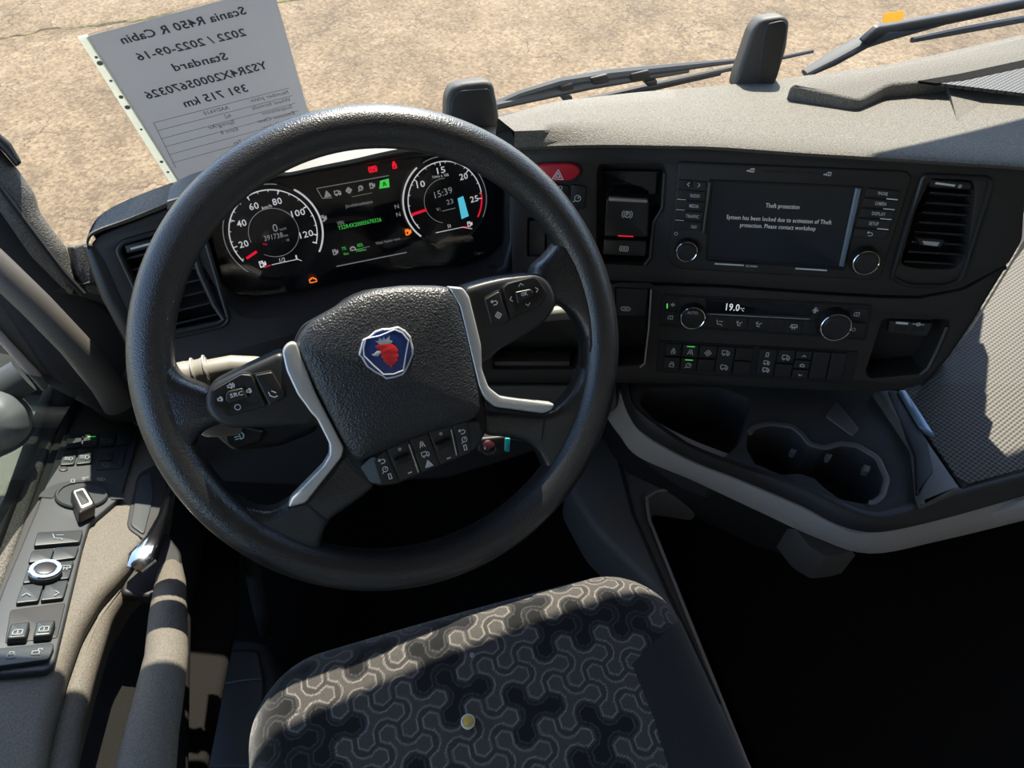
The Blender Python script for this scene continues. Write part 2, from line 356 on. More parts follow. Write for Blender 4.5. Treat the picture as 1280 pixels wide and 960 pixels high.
def mat_ground():
    m = bpy.data.materials.new('worn_concrete'); m.use_nodes = True; nt = m.node_tree; b = nt.nodes['Principled BSDF']; L = nt.links.new
    b.inputs['Roughness'].default_value = .9
    tc = nt.nodes.new('ShaderNodeTexCoord')
    def noise(s, d=8, r=.6):
        n = nt.nodes.new('ShaderNodeTexNoise'); n.inputs['Scale'].default_value = s; n.inputs['Detail'].default_value = d; n.inputs['Roughness'].default_value = r; L(tc.outputs['Object'], n.inputs['Vector']); return n.outputs['Fac']
    def ramp(src, stops):
        r = nt.nodes.new('ShaderNodeValToRGB'); L(src, r.inputs[0])
        while len(r.color_ramp.elements) < len(stops): r.color_ramp.elements.new(.5)
        for e, (p, c) in zip(r.color_ramp.elements, stops): e.position = p; e.color = (*c, 1)
        return r.outputs[0]
    def mix(f, a, c, mode='MIX'):
        x = nt.nodes.new('ShaderNodeMixRGB'); x.blend_type = mode
        for s, v in zip(x.inputs, (f, a, c)):
            if isinstance(v, (int, float)): s.default_value = v
            elif isinstance(v, tuple): s.default_value = (*v, 1)
            else: L(v, s)
        return x.outputs[0]
    base = ramp(noise(1.1, 8, .7), [(.30, (.115, .078, .042)), (.45, (.195, .138, .078)), (.56, (.235, .168, .098)), (.72, (.285, .215, .135))])
    fine = ramp(noise(34, 5, .75), [(.36, (.34, .28, .22)), (.5, (1, 1, 1)), (.68, (1.0, 1.0, 1.0))])
    c = mix(.75, base, fine, 'MULTIPLY')
    mid = ramp(noise(9, 9, .75), [(.38, (.5, .44, .37)), (.56, (1, 1, 1))])
    c = mix(.55, c, mid, 'MULTIPLY')
    pv = nt.nodes.new('ShaderNodeTexVoronoi'); pv.inputs['Scale'].default_value = 42; L(tc.outputs['Object'], pv.inputs['Vector'])
    peb = ramp(pv.outputs['Color'], [(.25, (.62, .58, .52)), (.6, (1, 1, 1)), (.85, (1.25, 1.22, 1.15))]); c = mix(.6, c, peb, 'MULTIPLY')
    # fine cracks
    v = nt.nodes.new('ShaderNodeTexVoronoi'); v.feature = 'DISTANCE_TO_EDGE'; v.inputs['Scale'].default_value = 1.7
    nz = nt.nodes.new('ShaderNodeTexNoise'); nz.inputs['Scale'].default_value = 5; nz.inputs['Detail'].default_value = 6; L(tc.outputs['Object'], nz.inputs['Vector'])
    va = nt.nodes.new('ShaderNodeVectorMath'); va.operation = 'MULTIPLY_ADD'; L(nz.outputs['Color'], va.inputs[0]); va.inputs[1].default_value = (.35, .35, .35); L(tc.outputs['Object'], va.inputs[2]); L(va.outputs[0], v.inputs['Vector'])
    crack = ramp(v.outputs['Distance'], [(0.0, (1, 1, 1)), (.016, (0, 0, 0))])
    gate = ramp(noise(.9, 3), [(.44, (0, 0, 0)), (.54, (1, 1, 1))])
    cf = mix(1, crack, gate, 'MULTIPLY')
    c = mix(cf, c, (.07, .045, .025))
    st = ramp(noise(2.4, 2), [(.66, (0, 0, 0)), (.74, (1, 1, 1))])
    c = mix(mix(1, st, (.35, .35, .35), 'MULTIPLY'), c, (.11, .08, .05))
    L(c, b.inputs['Base Color'])
    bn = nt.nodes.new('ShaderNodeBump'); bn.inputs['Strength'].default_value = .5; bn.inputs['Distance'].default_value = .02; L(noise(26, 8, .7), bn.inputs['Height']); L(bn.outputs[0], b.inputs['Normal'])
    return m
m_ground = mat_ground()
m_joint = mat('joint_moss', (.12, .10, .04), .95, bump=('noise', 40, .6, .01), var=(14, .6))
m_shell = mat('cab_lining', (.42, .39, .34), .9)
m_shelldark = mat('cab_lining_dark', (.03, .03, .03), .8)

# ------------------------------------------------------------------ reference planes of the cab
tK = math.radians(25); K = Pl(dist(450, 270, .9), (0, -math.cos(tK), math.sin(tK)))                     # driver's instrument face
aM, bM_ = math.radians(29.6), math.radians(18)
M = Pl(dist(980, 280, .9), (-math.sin(aM) * math.cos(bM_), -math.cos(aM) * math.cos(bM_), math.sin(bM_)), (math.cos(aM), -math.sin(aM), 0))   # centre stack
tW = math.radians(52); W = Pl(dist(494.6, 448.6, .72), (0, -math.sin(tW), math.cos(tW)))                # steering wheel
def Z(z): return Pl((0, 0, z), (0, 0, 1))
dipD = math.radians(20); vD = V((0, math.cos(dipD), -math.sin(dipD)))
nD = (V((1, 0, 0)) * .42 + V((0, math.sin(dipD), math.cos(dipD))) * .9).normalized()
D = Pl(dist(100, 700, .86), nD, (1, 0, 0))                                                              # driver's door top
tG = math.radians(14); GL = Pl((0, .90, .74), (0, -math.cos(tG), -math.sin(tG)))                        # windscreen
TAB, TRAY = .50, .50

# ------------------------------------------------------------------ setting: ground, shell, glass
g = one('ground', m_ground, lambda b: b.add([(-30, -8, -1.5), (30, -8, -1.5), (30, 40, -1.5), (-30, 40, -1.5)], [(0, 1, 2, 3)])); struct(g)
struct(one('wall_left', m_shelldark, lambda b: b.box((-.66, -.8, .0), (-.60, .95, .45)).box((-.66, -.8, .45), (-.60, -.4, 2.1)).box((-.66, -.4, 1.75), (-.6, .8, 2.1))))
def joint(b):
    gp = Z(-1.498); pts = [(-40, 52), (0, 48), (60, 36), (110, 33), (200, 20), (345, 3), (420, -8), (700, -50)]
    P = [gp.P(x, y) for x, y in pts]
    q = []
    for a, c in zip(P, P[1:]):
        for k in range(8): q.append(a.lerp(c, k / 8) + V((0, random.uniform(-.018, .018), 0)))
    rows = [[p + V((0, -random.uniform(.012, .03), 0)) for p in q], [p + V((0, 0, .006)) for p in q], [p + V((0, random.uniform(.012, .03), 0)) for p in q]]
    b.loft(rows)
struct(one('trim_1', m_joint, joint))
# cab shell: floor, roof, rear wall, right side, header and added sun blind (all outside the picture except the floor)
struct(one('floor', m_carpet, lambda b: b.box((-.62, -.75, -.06), (1.75, 1.0, .05))))
struct(one('wall_front', m_carpet, lambda b: b.box((-.62, .95, .05), (1.75, 1.0, .45))))
struct(one('wall_rear', m_shell, lambda b: b.box((-.62, -.85, .0), (1.75, -.78, 2.1))))
struct(one('ceiling', m_shell, lambda b: b.box((-.7, -.85, 2.1), (1.8, .75, 2.16))))
struct(one('wall_right', m_shell, lambda b: b.box((1.72, -.8, .0), (1.78, .95, .78)).box((1.72, -.8, .78), (1.78, .0, 2.1)).box((1.72, 0, 1.75), (1.78, .85, 2.1))))
def glz(z): return .90 - math.tan(tG) * (z - .74)
win = one('window_1', m_glass, lambda b: b.add([(-.52, glz(.60), .60), (1.72, glz(.60), .60), (1.72, glz(1.30), 1.30), (-.40, glz(1.30), 1.30)], [(0, 1, 2, 3)])); struct(win)
HZ = 1.238
struct(one('trim_2', m_shelldark, lambda b: b.add([(-.6, glz(HZ) - .01, HZ), (1.78, glz(HZ) - .01, HZ), (1.78, .72, 2.12), (-.6, .72, 2.12)], [(0, 1, 2, 3)]).add([(-.6, glz(HZ) + .02, HZ), (1.78, glz(HZ) + .02, HZ), (1.78, .76, 2.12), (-.6, .76, 2.12)], [(3, 2, 1, 0)])))   # header with an unseen blind, added and lowered to shade the seat

# ------------------------------------------------------------------ driver's door and windscreen pillar
door = bpy.data.objects.new('door_1', None); C.objects.link(door); door.location = D.P(0, 960); struct(door)
one('armrest_panel', m_door, lambda b: b.slab(D, [(78, 470), (120, 486), (196, 545), (222, 560), (222, 600), (213, 645), (190, 668), (160, 708), (128, 742), (104, 782), (86, 832), (66, 905), (50, 1010), (-90, 1010), (-60, 860), (0, 695), (42, 570)], -.003, .05, .012, 10), door)
one('armrest_side', m_door, lambda b: b.slab(D, [(186, 668), (200, 690), (168, 722), (142, 764), (122, 830), (104, 900), (90, 1010), (40, 1010), (60, 900), (84, 820), (108, 770), (150, 715)], -.022, .05, .012, 8), door)
SP = [(80, 541, 8), (165, 537, 5), (173, 546, 3), (152, 620, 6), (112, 654, 4), (104, 680, 2), (68, 830, 4), (58, 838, 6), (-26, 845), (-16, 790), (4, 735), (46, 636)]
plate = one('switch_plate', m_doordark, lambda b: b.slab(D, SP, .0035, .008, .002, 4), door)
def dkey(poly, h=.0065, nm='button', m=None, r=2.5, d=.004, bev=.0008): return one(nm, m or m_switch, lambda b: b.slab(D, poly, h, d, bev, r), plate)
for q in ([(84, 546), (103, 543), (101, 558), (82, 560)], [(105, 543), (124, 542), (122, 557), (103, 558)], [(126, 542), (146, 541), (143, 556), (124, 557)], [(148, 541), (164, 540), (161, 554), (145, 556)],
          [(79, 564), (97, 562), (93, 580), (75, 581)], [(99, 562), (117, 561), (115, 578), (95, 580)], [(35, 703), (40, 688), (68, 685), (63, 700)], [(64, 701), (69, 684), (99, 682), (94, 697)]): dkey(q)
dkey([(42, 682), (47, 665), (104, 662), (100, 677)], .008)
dkey([(123, 562), (159, 560), (153, 584), (119, 587)], .005, 'dimmer_housing'); dkey([(126, 566), (142, 565), (140, 574), (124, 575)], .007, 'dimmer_wheel', m_rubber, 1)
MQ = [(35, 705), (94, 699), (80, 748), (18, 755)]
for u in (0, .5):
    for v in (0, .5): dkey(cell(MQ, u + .02, u + .48, v + .02, v + .48), .0075)
dkey([(13, 762), (82, 753), (72, 797), (6, 804)], .0042, 'switch_well', m_rubber, 3, .003)
for q in ([(8, 798), (13, 779), (38, 776), (33, 796)], [(41, 795), (46, 776), (70, 774), (64, 793)]): dkey(q, .011, 'window_switch', m_switch, 3, .008, .002)
dkey([(-12, 811), (65, 803), (68, 807), (61, 824), (-12, 834)], .008, 'lock_bar', m_switch, 4)
one('light_dial_base', m_switch, lambda b: b.disc(D, (102, 624), [(.026, .002), (.026, .0065), (.0245, .008), (.0225, .008), (.022, .0065), (.0, .0065)]), plate)
one('dial_scale', m_switch, lambda b: b.arc(D, (102, 626), .0285, .042, 8, 172, .0045), plate)
dial = one('light_dial', m_key, lambda b: b.slab(D, [(88, 612), (107, 606), (121, 631), (99, 642)], .0195, .013, .003, 4), plate)
one('dial_cap', m_silver, lambda b: b.slab(D, [(91, 613), (105, 609), (117, 629), (102, 636)], .0205, .002, .0008, 3), dial)
one('dial_inlay', m_switch, lambda b: b.slab(D, [(94, 615), (103, 612), (112, 627), (102, 631)], .0212, .001, .0002, 2), dial)
one('mirror_knob', m_key, lambda b: b.disc(D, (56, 727), [(.0135, .006), (.0135, .0115), (.012, .0125), (0, .0125)]), plate)
one('mirror_knob_ring', m_chrome, lambda b: b.disc(D, (56, 726), [(.0138, .0122), (.0138, .0142), (.0130, .0152), (.0095, .0152), (.0088, .014), (.0, .014)]), plate)
one('mirror_knob_centre', m_key, lambda b: b.disc(D, (56, 725), [(.0086, .0135), (.0086, .0148), (.007, .0153), (0, .0153)]), plate)
one('small_dot_button', m_switch, lambda b: b.disc(D, (79, 590), [(.0045, .003), (.0045, .005), (.003, .0055), (0, .0045)], 16), plate)
def dp(b):
    for k, c, s in (('seat', (114, 552), .006), ('truck', (134, 551), .006), ('lamp', (86, 573), .0045), ('lamp', (106, 571), .0055), ('phone', (132, 581), .0055), ('seat', (72, 671), .006), ('window', (22, 790), .0042), ('window', (55, 786), .0042), ('lock', (14, 818), .0042), ('unlock', (45, 814), .0042), ('zero', (91, 601), .0045), ('lamp', (108, 598), .0045), ('lamp', (126, 599), .0045), ('ring', (41, 713), .0045), ('screen', (82, 709), .0045), ('up', (33, 743), .0045), ('right', (71, 741), .0045)):
        b.icon(k, D, c, s, .012 if k == 'window' else .0088, .0009)
    b.mi = 1; b.line(D, [(110, 546), (119, 545.5)], .0012, .0075)
    b.mi = 0
    for i in range(7): b.line(D, [(151 - i * .6, 566 + i * 2.2), (154 - i * .6, 566 + i * 2.2)], .0006, .006)
    for q in ([(78, 566), (88, 565)], [(98, 564), (108, 563)]): b.line(D, q, .0008, .0075)
one('printed_symbols', [m_doorprint, m_green], dp, plate, smooth=False, fix=False)
# release lever in its cup
one('lever_cup', m_rubber, lambda b: b.slab(D, [(172, 592), (196, 579), (214, 598), (210, 640), (184, 677), (158, 659), (163, 630)], -.0015, .004, .001, 8), door)
one('cup_floor', m_doordark, lambda b: b.slab(D, [(174, 597), (188, 590), (192, 620), (180, 668), (163, 656), (168, 630)], .0002, .002, .0008, 5), door)
def lev(b):
    pts = [D.P(*p, h) for p, h in (((213, 596), .004), ((212, 618), .010), ((205, 645), .012), ((193, 672), .012), ((178, 698), .008), ((168, 712), .002))]
    b.tube(pts, [.003, .005, .0065, .009, .015, .009], 16, flat=.45, up=nD)
one('release_lever', m_chrome, lev, door)
one('lever_recess', m_rubber, lambda b: b.slab(D, [(180, 680), (205, 660), (228, 690), (226, 730), (196, 745), (150, 740), (158, 715)], -.02, .01, .004, 8), door)
# grab handle
def grab(b):
    P = [((214, 700), -.03, .010), ((213, 728), -.018, .015), ((210, 770), -.010, .0175), ((208, 820), -.006, .0185), ((199, 870), -.007, .020), ((189, 920), -.010, .021), ((178, 990), -.016, .023)]
    b.tube([D.P(*p, h) for p, h, r in P], [r for p, h, r in P], 18, flat=.65, up=nD)
one('grab_handle', m_door, grab, door)
one('door_inner_side', m_carpet, lambda b: b.slab(D, [(222, 580), (250, 600), (262, 640), (240, 760), (236, 1000), (60, 1010), (120, 800)], -.12, .06, .01, 8), door)
one('door_pocket', m_carpet, lambda b: b.slab(D, [(190, 690), (232, 640), (262, 600), (300, 640), (300, 760), (250, 1010), (60, 1010), (120, 800)], -.17, .03, .01, 8), door)
# sill strips and window frame at the left edge
one('sill_strip', m_pad2, lambda b: b.slab(D, [(66, 480), (88, 492), (62, 560), (8, 715), (-20, 790), (-60, 790), (-10, 650), (36, 548)], .004, .02, .006, 5), door)
one('window_seal', m_rubber, lambda b: b.slab(D, [(56, 478), (70, 482), (50, 548), (0, 680), (-40, 780), (-52, 770), (-4, 644)], .010, .02, .004, 4), door)
one('sill_groove', m_rubber, lambda b: b.slab(D, [(90, 492), (100, 500), (70, 575), (8, 745), (-10, 790), (-20, 780), (20, 680), (66, 556)], .0005, .004, .001, 4), door)
PL = Pl(dist(90, 335, 1.02), (.35, -.8, .5), (1, 0, 0))
one('window_frame', m_grey2, lambda b: b.slab(PL, [(-60, 330), (0, 362), (60, 408), (150, 505), (150, 530), (104, 505), (54, 478), (0, 418), (-60, 372)], -.02, .03, .006, 4), door)
one('frame_edge', m_grey, lambda b: b.slab(PL, [(-60, 368), (0, 412), (52, 468), (62, 484), (54, 490), (0, 430), (-60, 386)], -.012, .02, .004, 4), door)
pil = bpy.data.objects.new('trim_3', None); C.objects.link(pil); pil.location = PL.P(90, 400); struct(pil)
one('pillar_cover', m_pad2, lambda b: b.slab(PL, [(-60, 130), (0, 182), (24, 210), (45, 241), (51, 264), (70, 290), (86, 310), (90, 330), (102, 362), (92, 372), (40, 320), (0, 262), (-60, 200)], .004, .05, .014, 8), pil)
one('pillar_body', m_shelldark, lambda b: b.slab(PL, [(-60, 160), (0, 228), (42, 287), (79, 337), (104, 360), (160, 400), (185, 450), (188, 530), (140, 530), (60, 470), (0, 380), (-60, 330)], -.012, .05, .01, 8), pil)
one('pillar_grip', m_rubber, lambda b: b.slab(PL, [(-20, 140), (0, 166), (14, 178), (28, 203), (22, 207), (8, 190), (0, 182), (-20, 160)], .014, .02, .004, 3), pil)
one('pillar_seam', m_rubber, lambda b: b.tube([PL.P(x, y, .004) for x, y in ((-20, 215), (0, 236), (42, 292), (80, 342), (104, 368))], .004, 8), pil)
rail = one('grab_rail', m_grey2, lambda b: b.tube([PL.P(x, y, h) for x, y, h in ((-60, 282, .03), (0, 338, .035), (46, 382, .035), (92, 430, .03), (132, 478, .02), (150, 505, .0))], [.017, .017, .017, .017, .018, .02], 16, flat=.8, up=PL.n), pil)
struct(one('window_2', m_sideglass, lambda b: b.add([PL.P(-400, 300, -.04), PL.P(110, 470, -.04), D.P(75, 490, -.01), D.P(-500, 1500, -.01)], [(0, 1, 2, 3)])))
one('outer_skin', m_outer, lambda b: b.slab(D, [(-90, 440), (30, 462), (56, 484), (50, 520), (0, 660), (-60, 800), (-90, 800)], -.10, .02, .004, 4), door)
# outside mirror seen through the side window
mir = thing('door_mirror', D.P(0, 530, -.3), 'dark grey outside mirror housing seen through the driver\'s side window', 'mirror')
OM = Pl(dist(0, 530, .93), (.2, -.7, .7))
one('mirror_housing', mat('mirror_housing_grey', (.09, .10, .10), .45), lambda b: b.dome(OM, [(-40, 490), (-6, 486), (14, 494), (30, 512), (34, 540), (20, 560), (-4, 574), (-40, 580)], [(1, -.06), (1, -.02), (.93, .0), (.8, .012), (.5, .02), (.1, .022)], 8), mir)
one('mirror_arm', mat('mirror_arm_grey', (.04, .045, .045), .5), lambda b: b.tube([OM.P(x, y, -.03) for x, y in ((-60, 560), (-20, 500), (30, 470))], .02, 10), mir)

# ------------------------------------------------------------------ dashboard
dash = thing('dashboard', V((.3, .75, .6)), 'wide charcoal dashboard body with grainy grey top beneath the windscreen', 'dashboard')
Hpad = Z(.83)
def pad(b):
    lip = [(643, 188), (700, 186), (760, 185), (830, 186), (900, 188), (1000, 195), (1100, 201), (1190, 207), (1240, 210), (1282, 213)]
    mid = [(x, y - 4) for x, y in lip]
    top = [(x, y - 9) for x, y in lip]
    t2 = [(x, y - 22) for x, y in lip]
    far = [(622, 147), (690, 128), (745, 121), (800, 115), (860, 110), (930, 104), (1010, 94), (1090, 84), (1180, 66), (1300, 38)]
    rows = [[M.P(x, y, -.01) for x, y in lip], [M.P(x, y, .010) for x, y in lip], [M.P(x, y, .016) for x, y in mid], [M.P(x, y, .012) for x, y in top], [Z(.822).P(x, y - 2) for x, y in t2]]
    z1 = [.822] * 10
    for k, t in enumerate((.35, .7, 1)):
        rows.append([Z(z1[i] * (1 - t) + .80 * t + .006 * math.sin(t * 3.1)).P(t2[i][0] * (1 - t) + far[i][0] * t, (t2[i][1] - 2) * (1 - t) + far[i][1] * t) for i in range(10)])
    rows.append([p + V((0, .07, -.22)) for p in rows[-1]])  # rear skirt lengthened to stop sun leaking in under the pad
    # smooth along x
    b.loft([spl(r, 5) for r in rows])
def spl(pts, n):
    out = []
    for i in range(len(pts) - 1):
        p0 = pts[max(i - 1, 0)]; p1 = pts[i]; p2 = pts[i + 1]; p3 = pts[min(i + 2, len(pts) - 1)]
        for k in range(n):
            t = k / n; out.append(.5 * ((2 * p1) + (p2 - p0) * t + (2 * p0 - 5 * p1 + 4 * p2 - p3) * t * t + (3 * p1 - p0 - 3 * p2 + p3) * t ** 3))
    return out + [pts[-1]]
one('dash_top', m_pad, pad, dash, ang=60)
HP = Z(.825)
one('dash_ramp', m_pad, lambda b: b.slab(HP, [(985, 106), (1010, 96), (1090, 86), (1180, 68), (1320, 34), (1320, 70), (1262, 84), (1190, 98), (1140, 104), (1112, 106), (1076, 126), (1040, 118)], .004, .03, .006, 8), dash)
one('tray_slot', m_carpet, lambda b: b.slab(HP, [(1148, 101), (1200, 92), (1320, 66), (1320, 76), (1200, 101), (1170, 104)], .0045, .003, 0, 0), dash)
one('tray_mat', m_mesh2, lambda b: b.slab(HP, [(1176, 104), (1204, 101), (1320, 76), (1320, 120), (1284, 117)], .0045, .004, 0, 0), dash)
def endpad(b):
    t = [V((x, y, z)) for x, y, z in ((.735, .425, .81), (.875, .42, .81), (.88, .57, .815), (.80, .58, .82), (.74, .50, .82))]
    b.rings([[p + V((0, 0, -.05)) for p in t], [p for p in t]])
one('dash_end_pad', m_pad, endpad, dash)
# binnacle roof
def binn(b):
    near0 = [(110, 312), (112, 300), (122, 291), (160, 278), (212, 258)]
    near = [(108, 304), (111, 295), (123, 287), (161, 273), (210, 253)]
    far = [(112, 288), (122, 272), (142, 258), (178, 242), (216, 228)]
    r0 = [K.P(x, y, -.01) for x, y in near0]; r1 = [K.P(x, y, .006) for x, y in near0]; r2 = [K.P(x, y, .010) for x, y in near]; r3 = [K.P(x, y - 3, .002) for x, y in near]
    r4 = [Z(.768).P(x, y) for x, y in far]
    b.loft([spl(r, 4) for r in (r0, r1, r2, r3, r4, [p + V((0, .03, -.08)) for p in r4])])
one('binnacle_roof', m_pad2, binn, dash, ang=60)
def hood(b):
    near0 = [(209, 262), (240, 251), (338, 222), (364, 219), (400, 211), (440, 204), (470, 197), (500, 191), (530, 188), (600, 183), (646, 190)]
    near = [(209, 252), (240, 243), (338, 217), (363, 215), (400, 207), (440, 199), (470, 192), (500, 186), (530, 183), (600, 178), (646, 180)]
    far = [(218, 228), (250, 214), (330, 192), (360, 187), (400, 180), (440, 174), (470, 168), (500, 161), (530, 154), (590, 147), (628, 146)]
    r0 = [K.P(x, y, -.02) for x, y in near0]; r1 = [K.P(x, y, .008) for x, y in near0]; r2 = [K.P(x, y, .012) for x, y in near]
    r3 = [Z(.776).P(x, y) for x, y in far]
    b.loft([spl(r, 4) for r in (r0, r1, r2)]); b.loft([spl(r, 4) for r in (r2, [a.lerp(c, .5) + V((0, 0, .004)) for a, c in zip(r2, r3)], r3, [p + V((0, .03, -.08)) for p in r3])])
one('binnacle_hood', m_hood, hood, dash, ang=50)
FUN = [(236, 300), (262, 338), (284, 378), (298, 394), (322, 399), (372, 391), (430, 373), (521, 361), (577, 357), (612, 348), (634, 334), (641, 300), (641, 205), (612, 187), (530, 192), (500, 195), (470, 201), (345, 224), (262, 247), (238, 262)]
LV = [(150, 310), (160, 303), (236, 282), (252, 300), (282, 398), (276, 404), (206, 420), (196, 414)]
one('instrument_surround', m_fascia, lambda b: b.plate(K, [(113, 306), (124, 294), (232, 252), (342, 219), (366, 216), (470, 194), (530, 185), (600, 180), (648, 186), (650, 300), (640, 345), (610, 400), (560, 470), (400, 500), (250, 500), (190, 470), (150, 400)], [(FUN, .045, 8, False), (LV, .05, 6, True)], 0, .06, .003), dash)
one('surround_lip', m_wheelplastic, lambda b: b.tube([K.P(x, y, .002) for x, y in rnd([(640, 215), (642, 300), (634, 334), (612, 350), (577, 359), (521, 363)], 0)], [.003, .006, .008, .007, .004, .002], 10), dash)
one('vent_lip', m_wheelplastic, lambda b: b.tube([K.P(x, y, .001) for x, y in ((238, 300), (250, 340), (268, 380), (280, 398), (272, 404), (236, 412), (208, 418))], .004, 8), dash)
one('side_cheek', m_wheelplastic, lambda b: b.tube([K.P(x, y, -.006) for x, y in ((114, 306), (124, 330), (140, 370), (158, 404), (176, 440))], [.008, .010, .011, .010, .009], 10), dash)
def cheek(b): b.loft([[K.P(x, y, -.002) for x, y in ((112, 306), (150, 400), (190, 470), (250, 505))], [K.P(x, y, -.12) for x, y in ((112, 316), (140, 400), (180, 480), (240, 520))]])
one('side_panel', m_shelldark, cheek, dash)
one('dash_corner', m_pad2, lambda b: b.slab(PL, [(88, 308), (112, 302), (122, 340), (140, 372), (112, 366), (96, 345)], .0, .03, .004, 3), dash)
one('dash_side_ledge', m_rubber, lambda b: b.slab(PL, [(96, 352), (140, 366), (170, 440), (168, 520), (110, 480), (100, 400)], -.02, .04, .01, 6), dash)
# centre stack: upper and lower fascia
PB = [(750, 206), (828, 206), (832, 214), (830, 262), (818, 276), (814, 326), (806, 332), (752, 330), (746, 322), (747, 212)]
RV = [(1165, 223), (1216, 226), (1219, 238), (1208, 322), (1194, 336), (1150, 336), (1126, 331), (1146, 262)]
SW1 = [(660, 273), (720, 275), (718, 322), (659, 320)]
TOPF = [(636, 188), (700, 184), (830, 185), (1000, 192), (1190, 203), (1284, 210), (1279, 300), (1262, 330), (1200, 362), (1148, 371), (1100, 370), (1030, 366), (905, 357), (820, 354), (770, 352), (640, 350)]
one('upper_fascia', m_fascia, lambda b: b.plate(M, TOPF, [(PB, .03, 5, True), (RV, .05, 8, True), (SW1, .012, 2, True)], 0, .05, .003), dash)
PK = [(770, 357), (814, 357), (806, 456), (770, 458)]
US = [(1104, 400), (1184, 401), (1187, 407), (1163, 460), (1154, 467), (1088, 473), (1083, 466)]
PO = [(616, 424), (716, 424), (722, 430), (722, 456), (716, 462), (616, 462)]
one('lower_fascia', m_fascia, lambda b: b.plate(M, [(600, 352), (770, 355), (905, 359), (1030, 368), (1100, 372), (1150, 373), (1206, 362), (1262, 330), (1242, 362, 8), (1216, 405, 8), (1182, 455, 14), (1152, 484, 14), (1100, 491), (1040, 490), (960, 486), (860, 481), (770, 480), (600, 480)], [(PK, .05, 5, True), (US, .045, 5, True), (PO, .05, 4, True)], -.002, .07, .004), dash)
one('pocket_edge', m_grey, lambda b: b.tube([M.P(x, y, .0) for x, y in ((814, 362), (811, 410), (806, 454), (800, 459))], .0012, 6), dash)
one('socket_pocket_edge', m_wheelplastic, lambda b: b.tube([M.P(x, y, -.003) for x, y in ((1184, 408), (1172, 436), (1160, 460), (1150, 468))], .003, 6), dash)
one('stack_end', m_wheelplastic, lambda b: b.loft([[M.P(x, y, 0) for x, y in ((1283, 208), (1280, 300), (1262, 330), (1216, 405), (1182, 455), (1152, 484))], [M.P(x, y, -.10) for x, y in ((1287, 208), (1288, 300), (1268, 326), (1220, 403), (1184, 453), (1150, 480))]]), dash)
one('slot_card_cover', m_key, lambda b: b.slab(M, [(770, 360), (810, 361), (806, 396), (770, 395)], -.004, .01, .001, 3), dash)
one('slot_symbol', m_print, lambda b: b.icon('oval', M, (782, 386), .006, -.0035, .0012), dash, smooth=False, fix=False)
one('ledge', m_grey2, lambda b: b.slab(M, [(612, 452), (712, 452), (712, 461), (612, 461)], -.012, .03, .001, 1), dash)
one('knee_panel', m_grey2, lambda b: b.slab(M, [(560, 482), (770, 482), (772, 510), (700, 560), (560, 540)], -.02, .02, .004, 6), dash)
one('lower_dash', m_shelldark, lambda b: b.slab(K, [(150, 470), (400, 480), (640, 460), (700, 480), (690, 560), (560, 600), (380, 610), (200, 600)], -.06, .05, .01, 8), dash)
one('light_block_panel', m_shelldark, lambda b: b.box((-.34, .80, .05), (1.6, .82, .66)), dash)  # hidden panel added to keep sun from leaking onto the floor
one('light_block_shelf', m_shelldark, lambda b: b.box((.82, .45, .44), (1.70, .95, .475)), dash)  # hidden slab added under the table to block sun on the floor
one('stack_back', m_shelldark, lambda b: b.box((.3, .74, .45), (1.3, .80, .62)), dash)
def speedic(b): b.icon('cruise', M, (680, 333), .006, .0005, .0011).text('SET', M, (687, 337), (702, 337), (0, -7), .0005)
one('speed_symbol', m_print, speedic, dash, smooth=False, fix=False)

# right-hand air vent
def vanes(b, pl, q, n, d, tilt, th=.0012):
    for i in range(n):
        v = (i + .5) / n; a = bil(q, 0, v); c = bil(q, 1, v)
        A = pl.P(*a, -.006); Cc = pl.P(*c, -.006); dn = -pl.n * d - pl.ey * tilt
        up = pl.ey * th
        b.add([A, Cc, Cc + dn, A + dn, A + up, Cc + up, Cc + dn + up, A + dn + up], [(0, 1, 2, 3), (7, 6, 5, 4), (0, 4, 5, 1), (3, 2, 6, 7), (0, 3, 7, 4), (1, 5, 6, 2)])
def vent(name, pl, q, n, loc, label, frame, tabq, lineq, dotc):
    t = thing(name, loc, label, 'air vent')
    one('frame', m_wheelplastic, lambda b: b.tube([pl.P(x, y, .001) for x, y in rnd(frame, 6)], .0028, 8, closed=True), t)
    for i in range(n):
        def f(b, i=i):
            v0, v1 = i / n, (i + 1) / n; vanes(b, pl, [bil(q, 0, v0), bil(q, 1, v0), bil(q, 1, v1), bil(q, 0, v1)], 1, .016, .006, .0022)
        one('slat', m_black, f, t, smooth=False)
    tb = one('slider_tab', m_key, lambda b: b.slab(pl, tabq[0], .004, .012, .001, 2), t); one('tab_inlay', m_silver, lambda b: b.slab(pl, tabq[1], .0045, .002, .0004, 1), tb)
    one('thumb_wheel', m_key, lambda b: b.slab(pl, lineq[0], -.002, .012, .002, 3), t)
    one('printed_mark', m_print, lambda b: (b.line(pl, lineq[1], .0022, -.0015), b.icon('dot', pl, dotc, .004, -.0015, .002)), t, smooth=False, fix=False)
    return t
vent('air_vent', M, [(1164, 236), (1217, 240), (1202, 338), (1128, 334)], 8, M.P(1160, 340), 'black louvred air vent with silver tab, right of the display unit', [(1155, 219), (1237, 223), (1238, 233), (1201, 350), (1181, 358), (1136, 357), (1114, 347), (1140, 262)],
     ([(1146, 297), (1181, 300), (1176, 310), (1150, 307)], [(1153, 301), (1175, 303), (1172, 308), (1155, 306)]), ([(1160, 223), (1216, 228), (1214, 238), (1162, 235)], [(1170, 229), (1193, 232)]), (1200, 233))
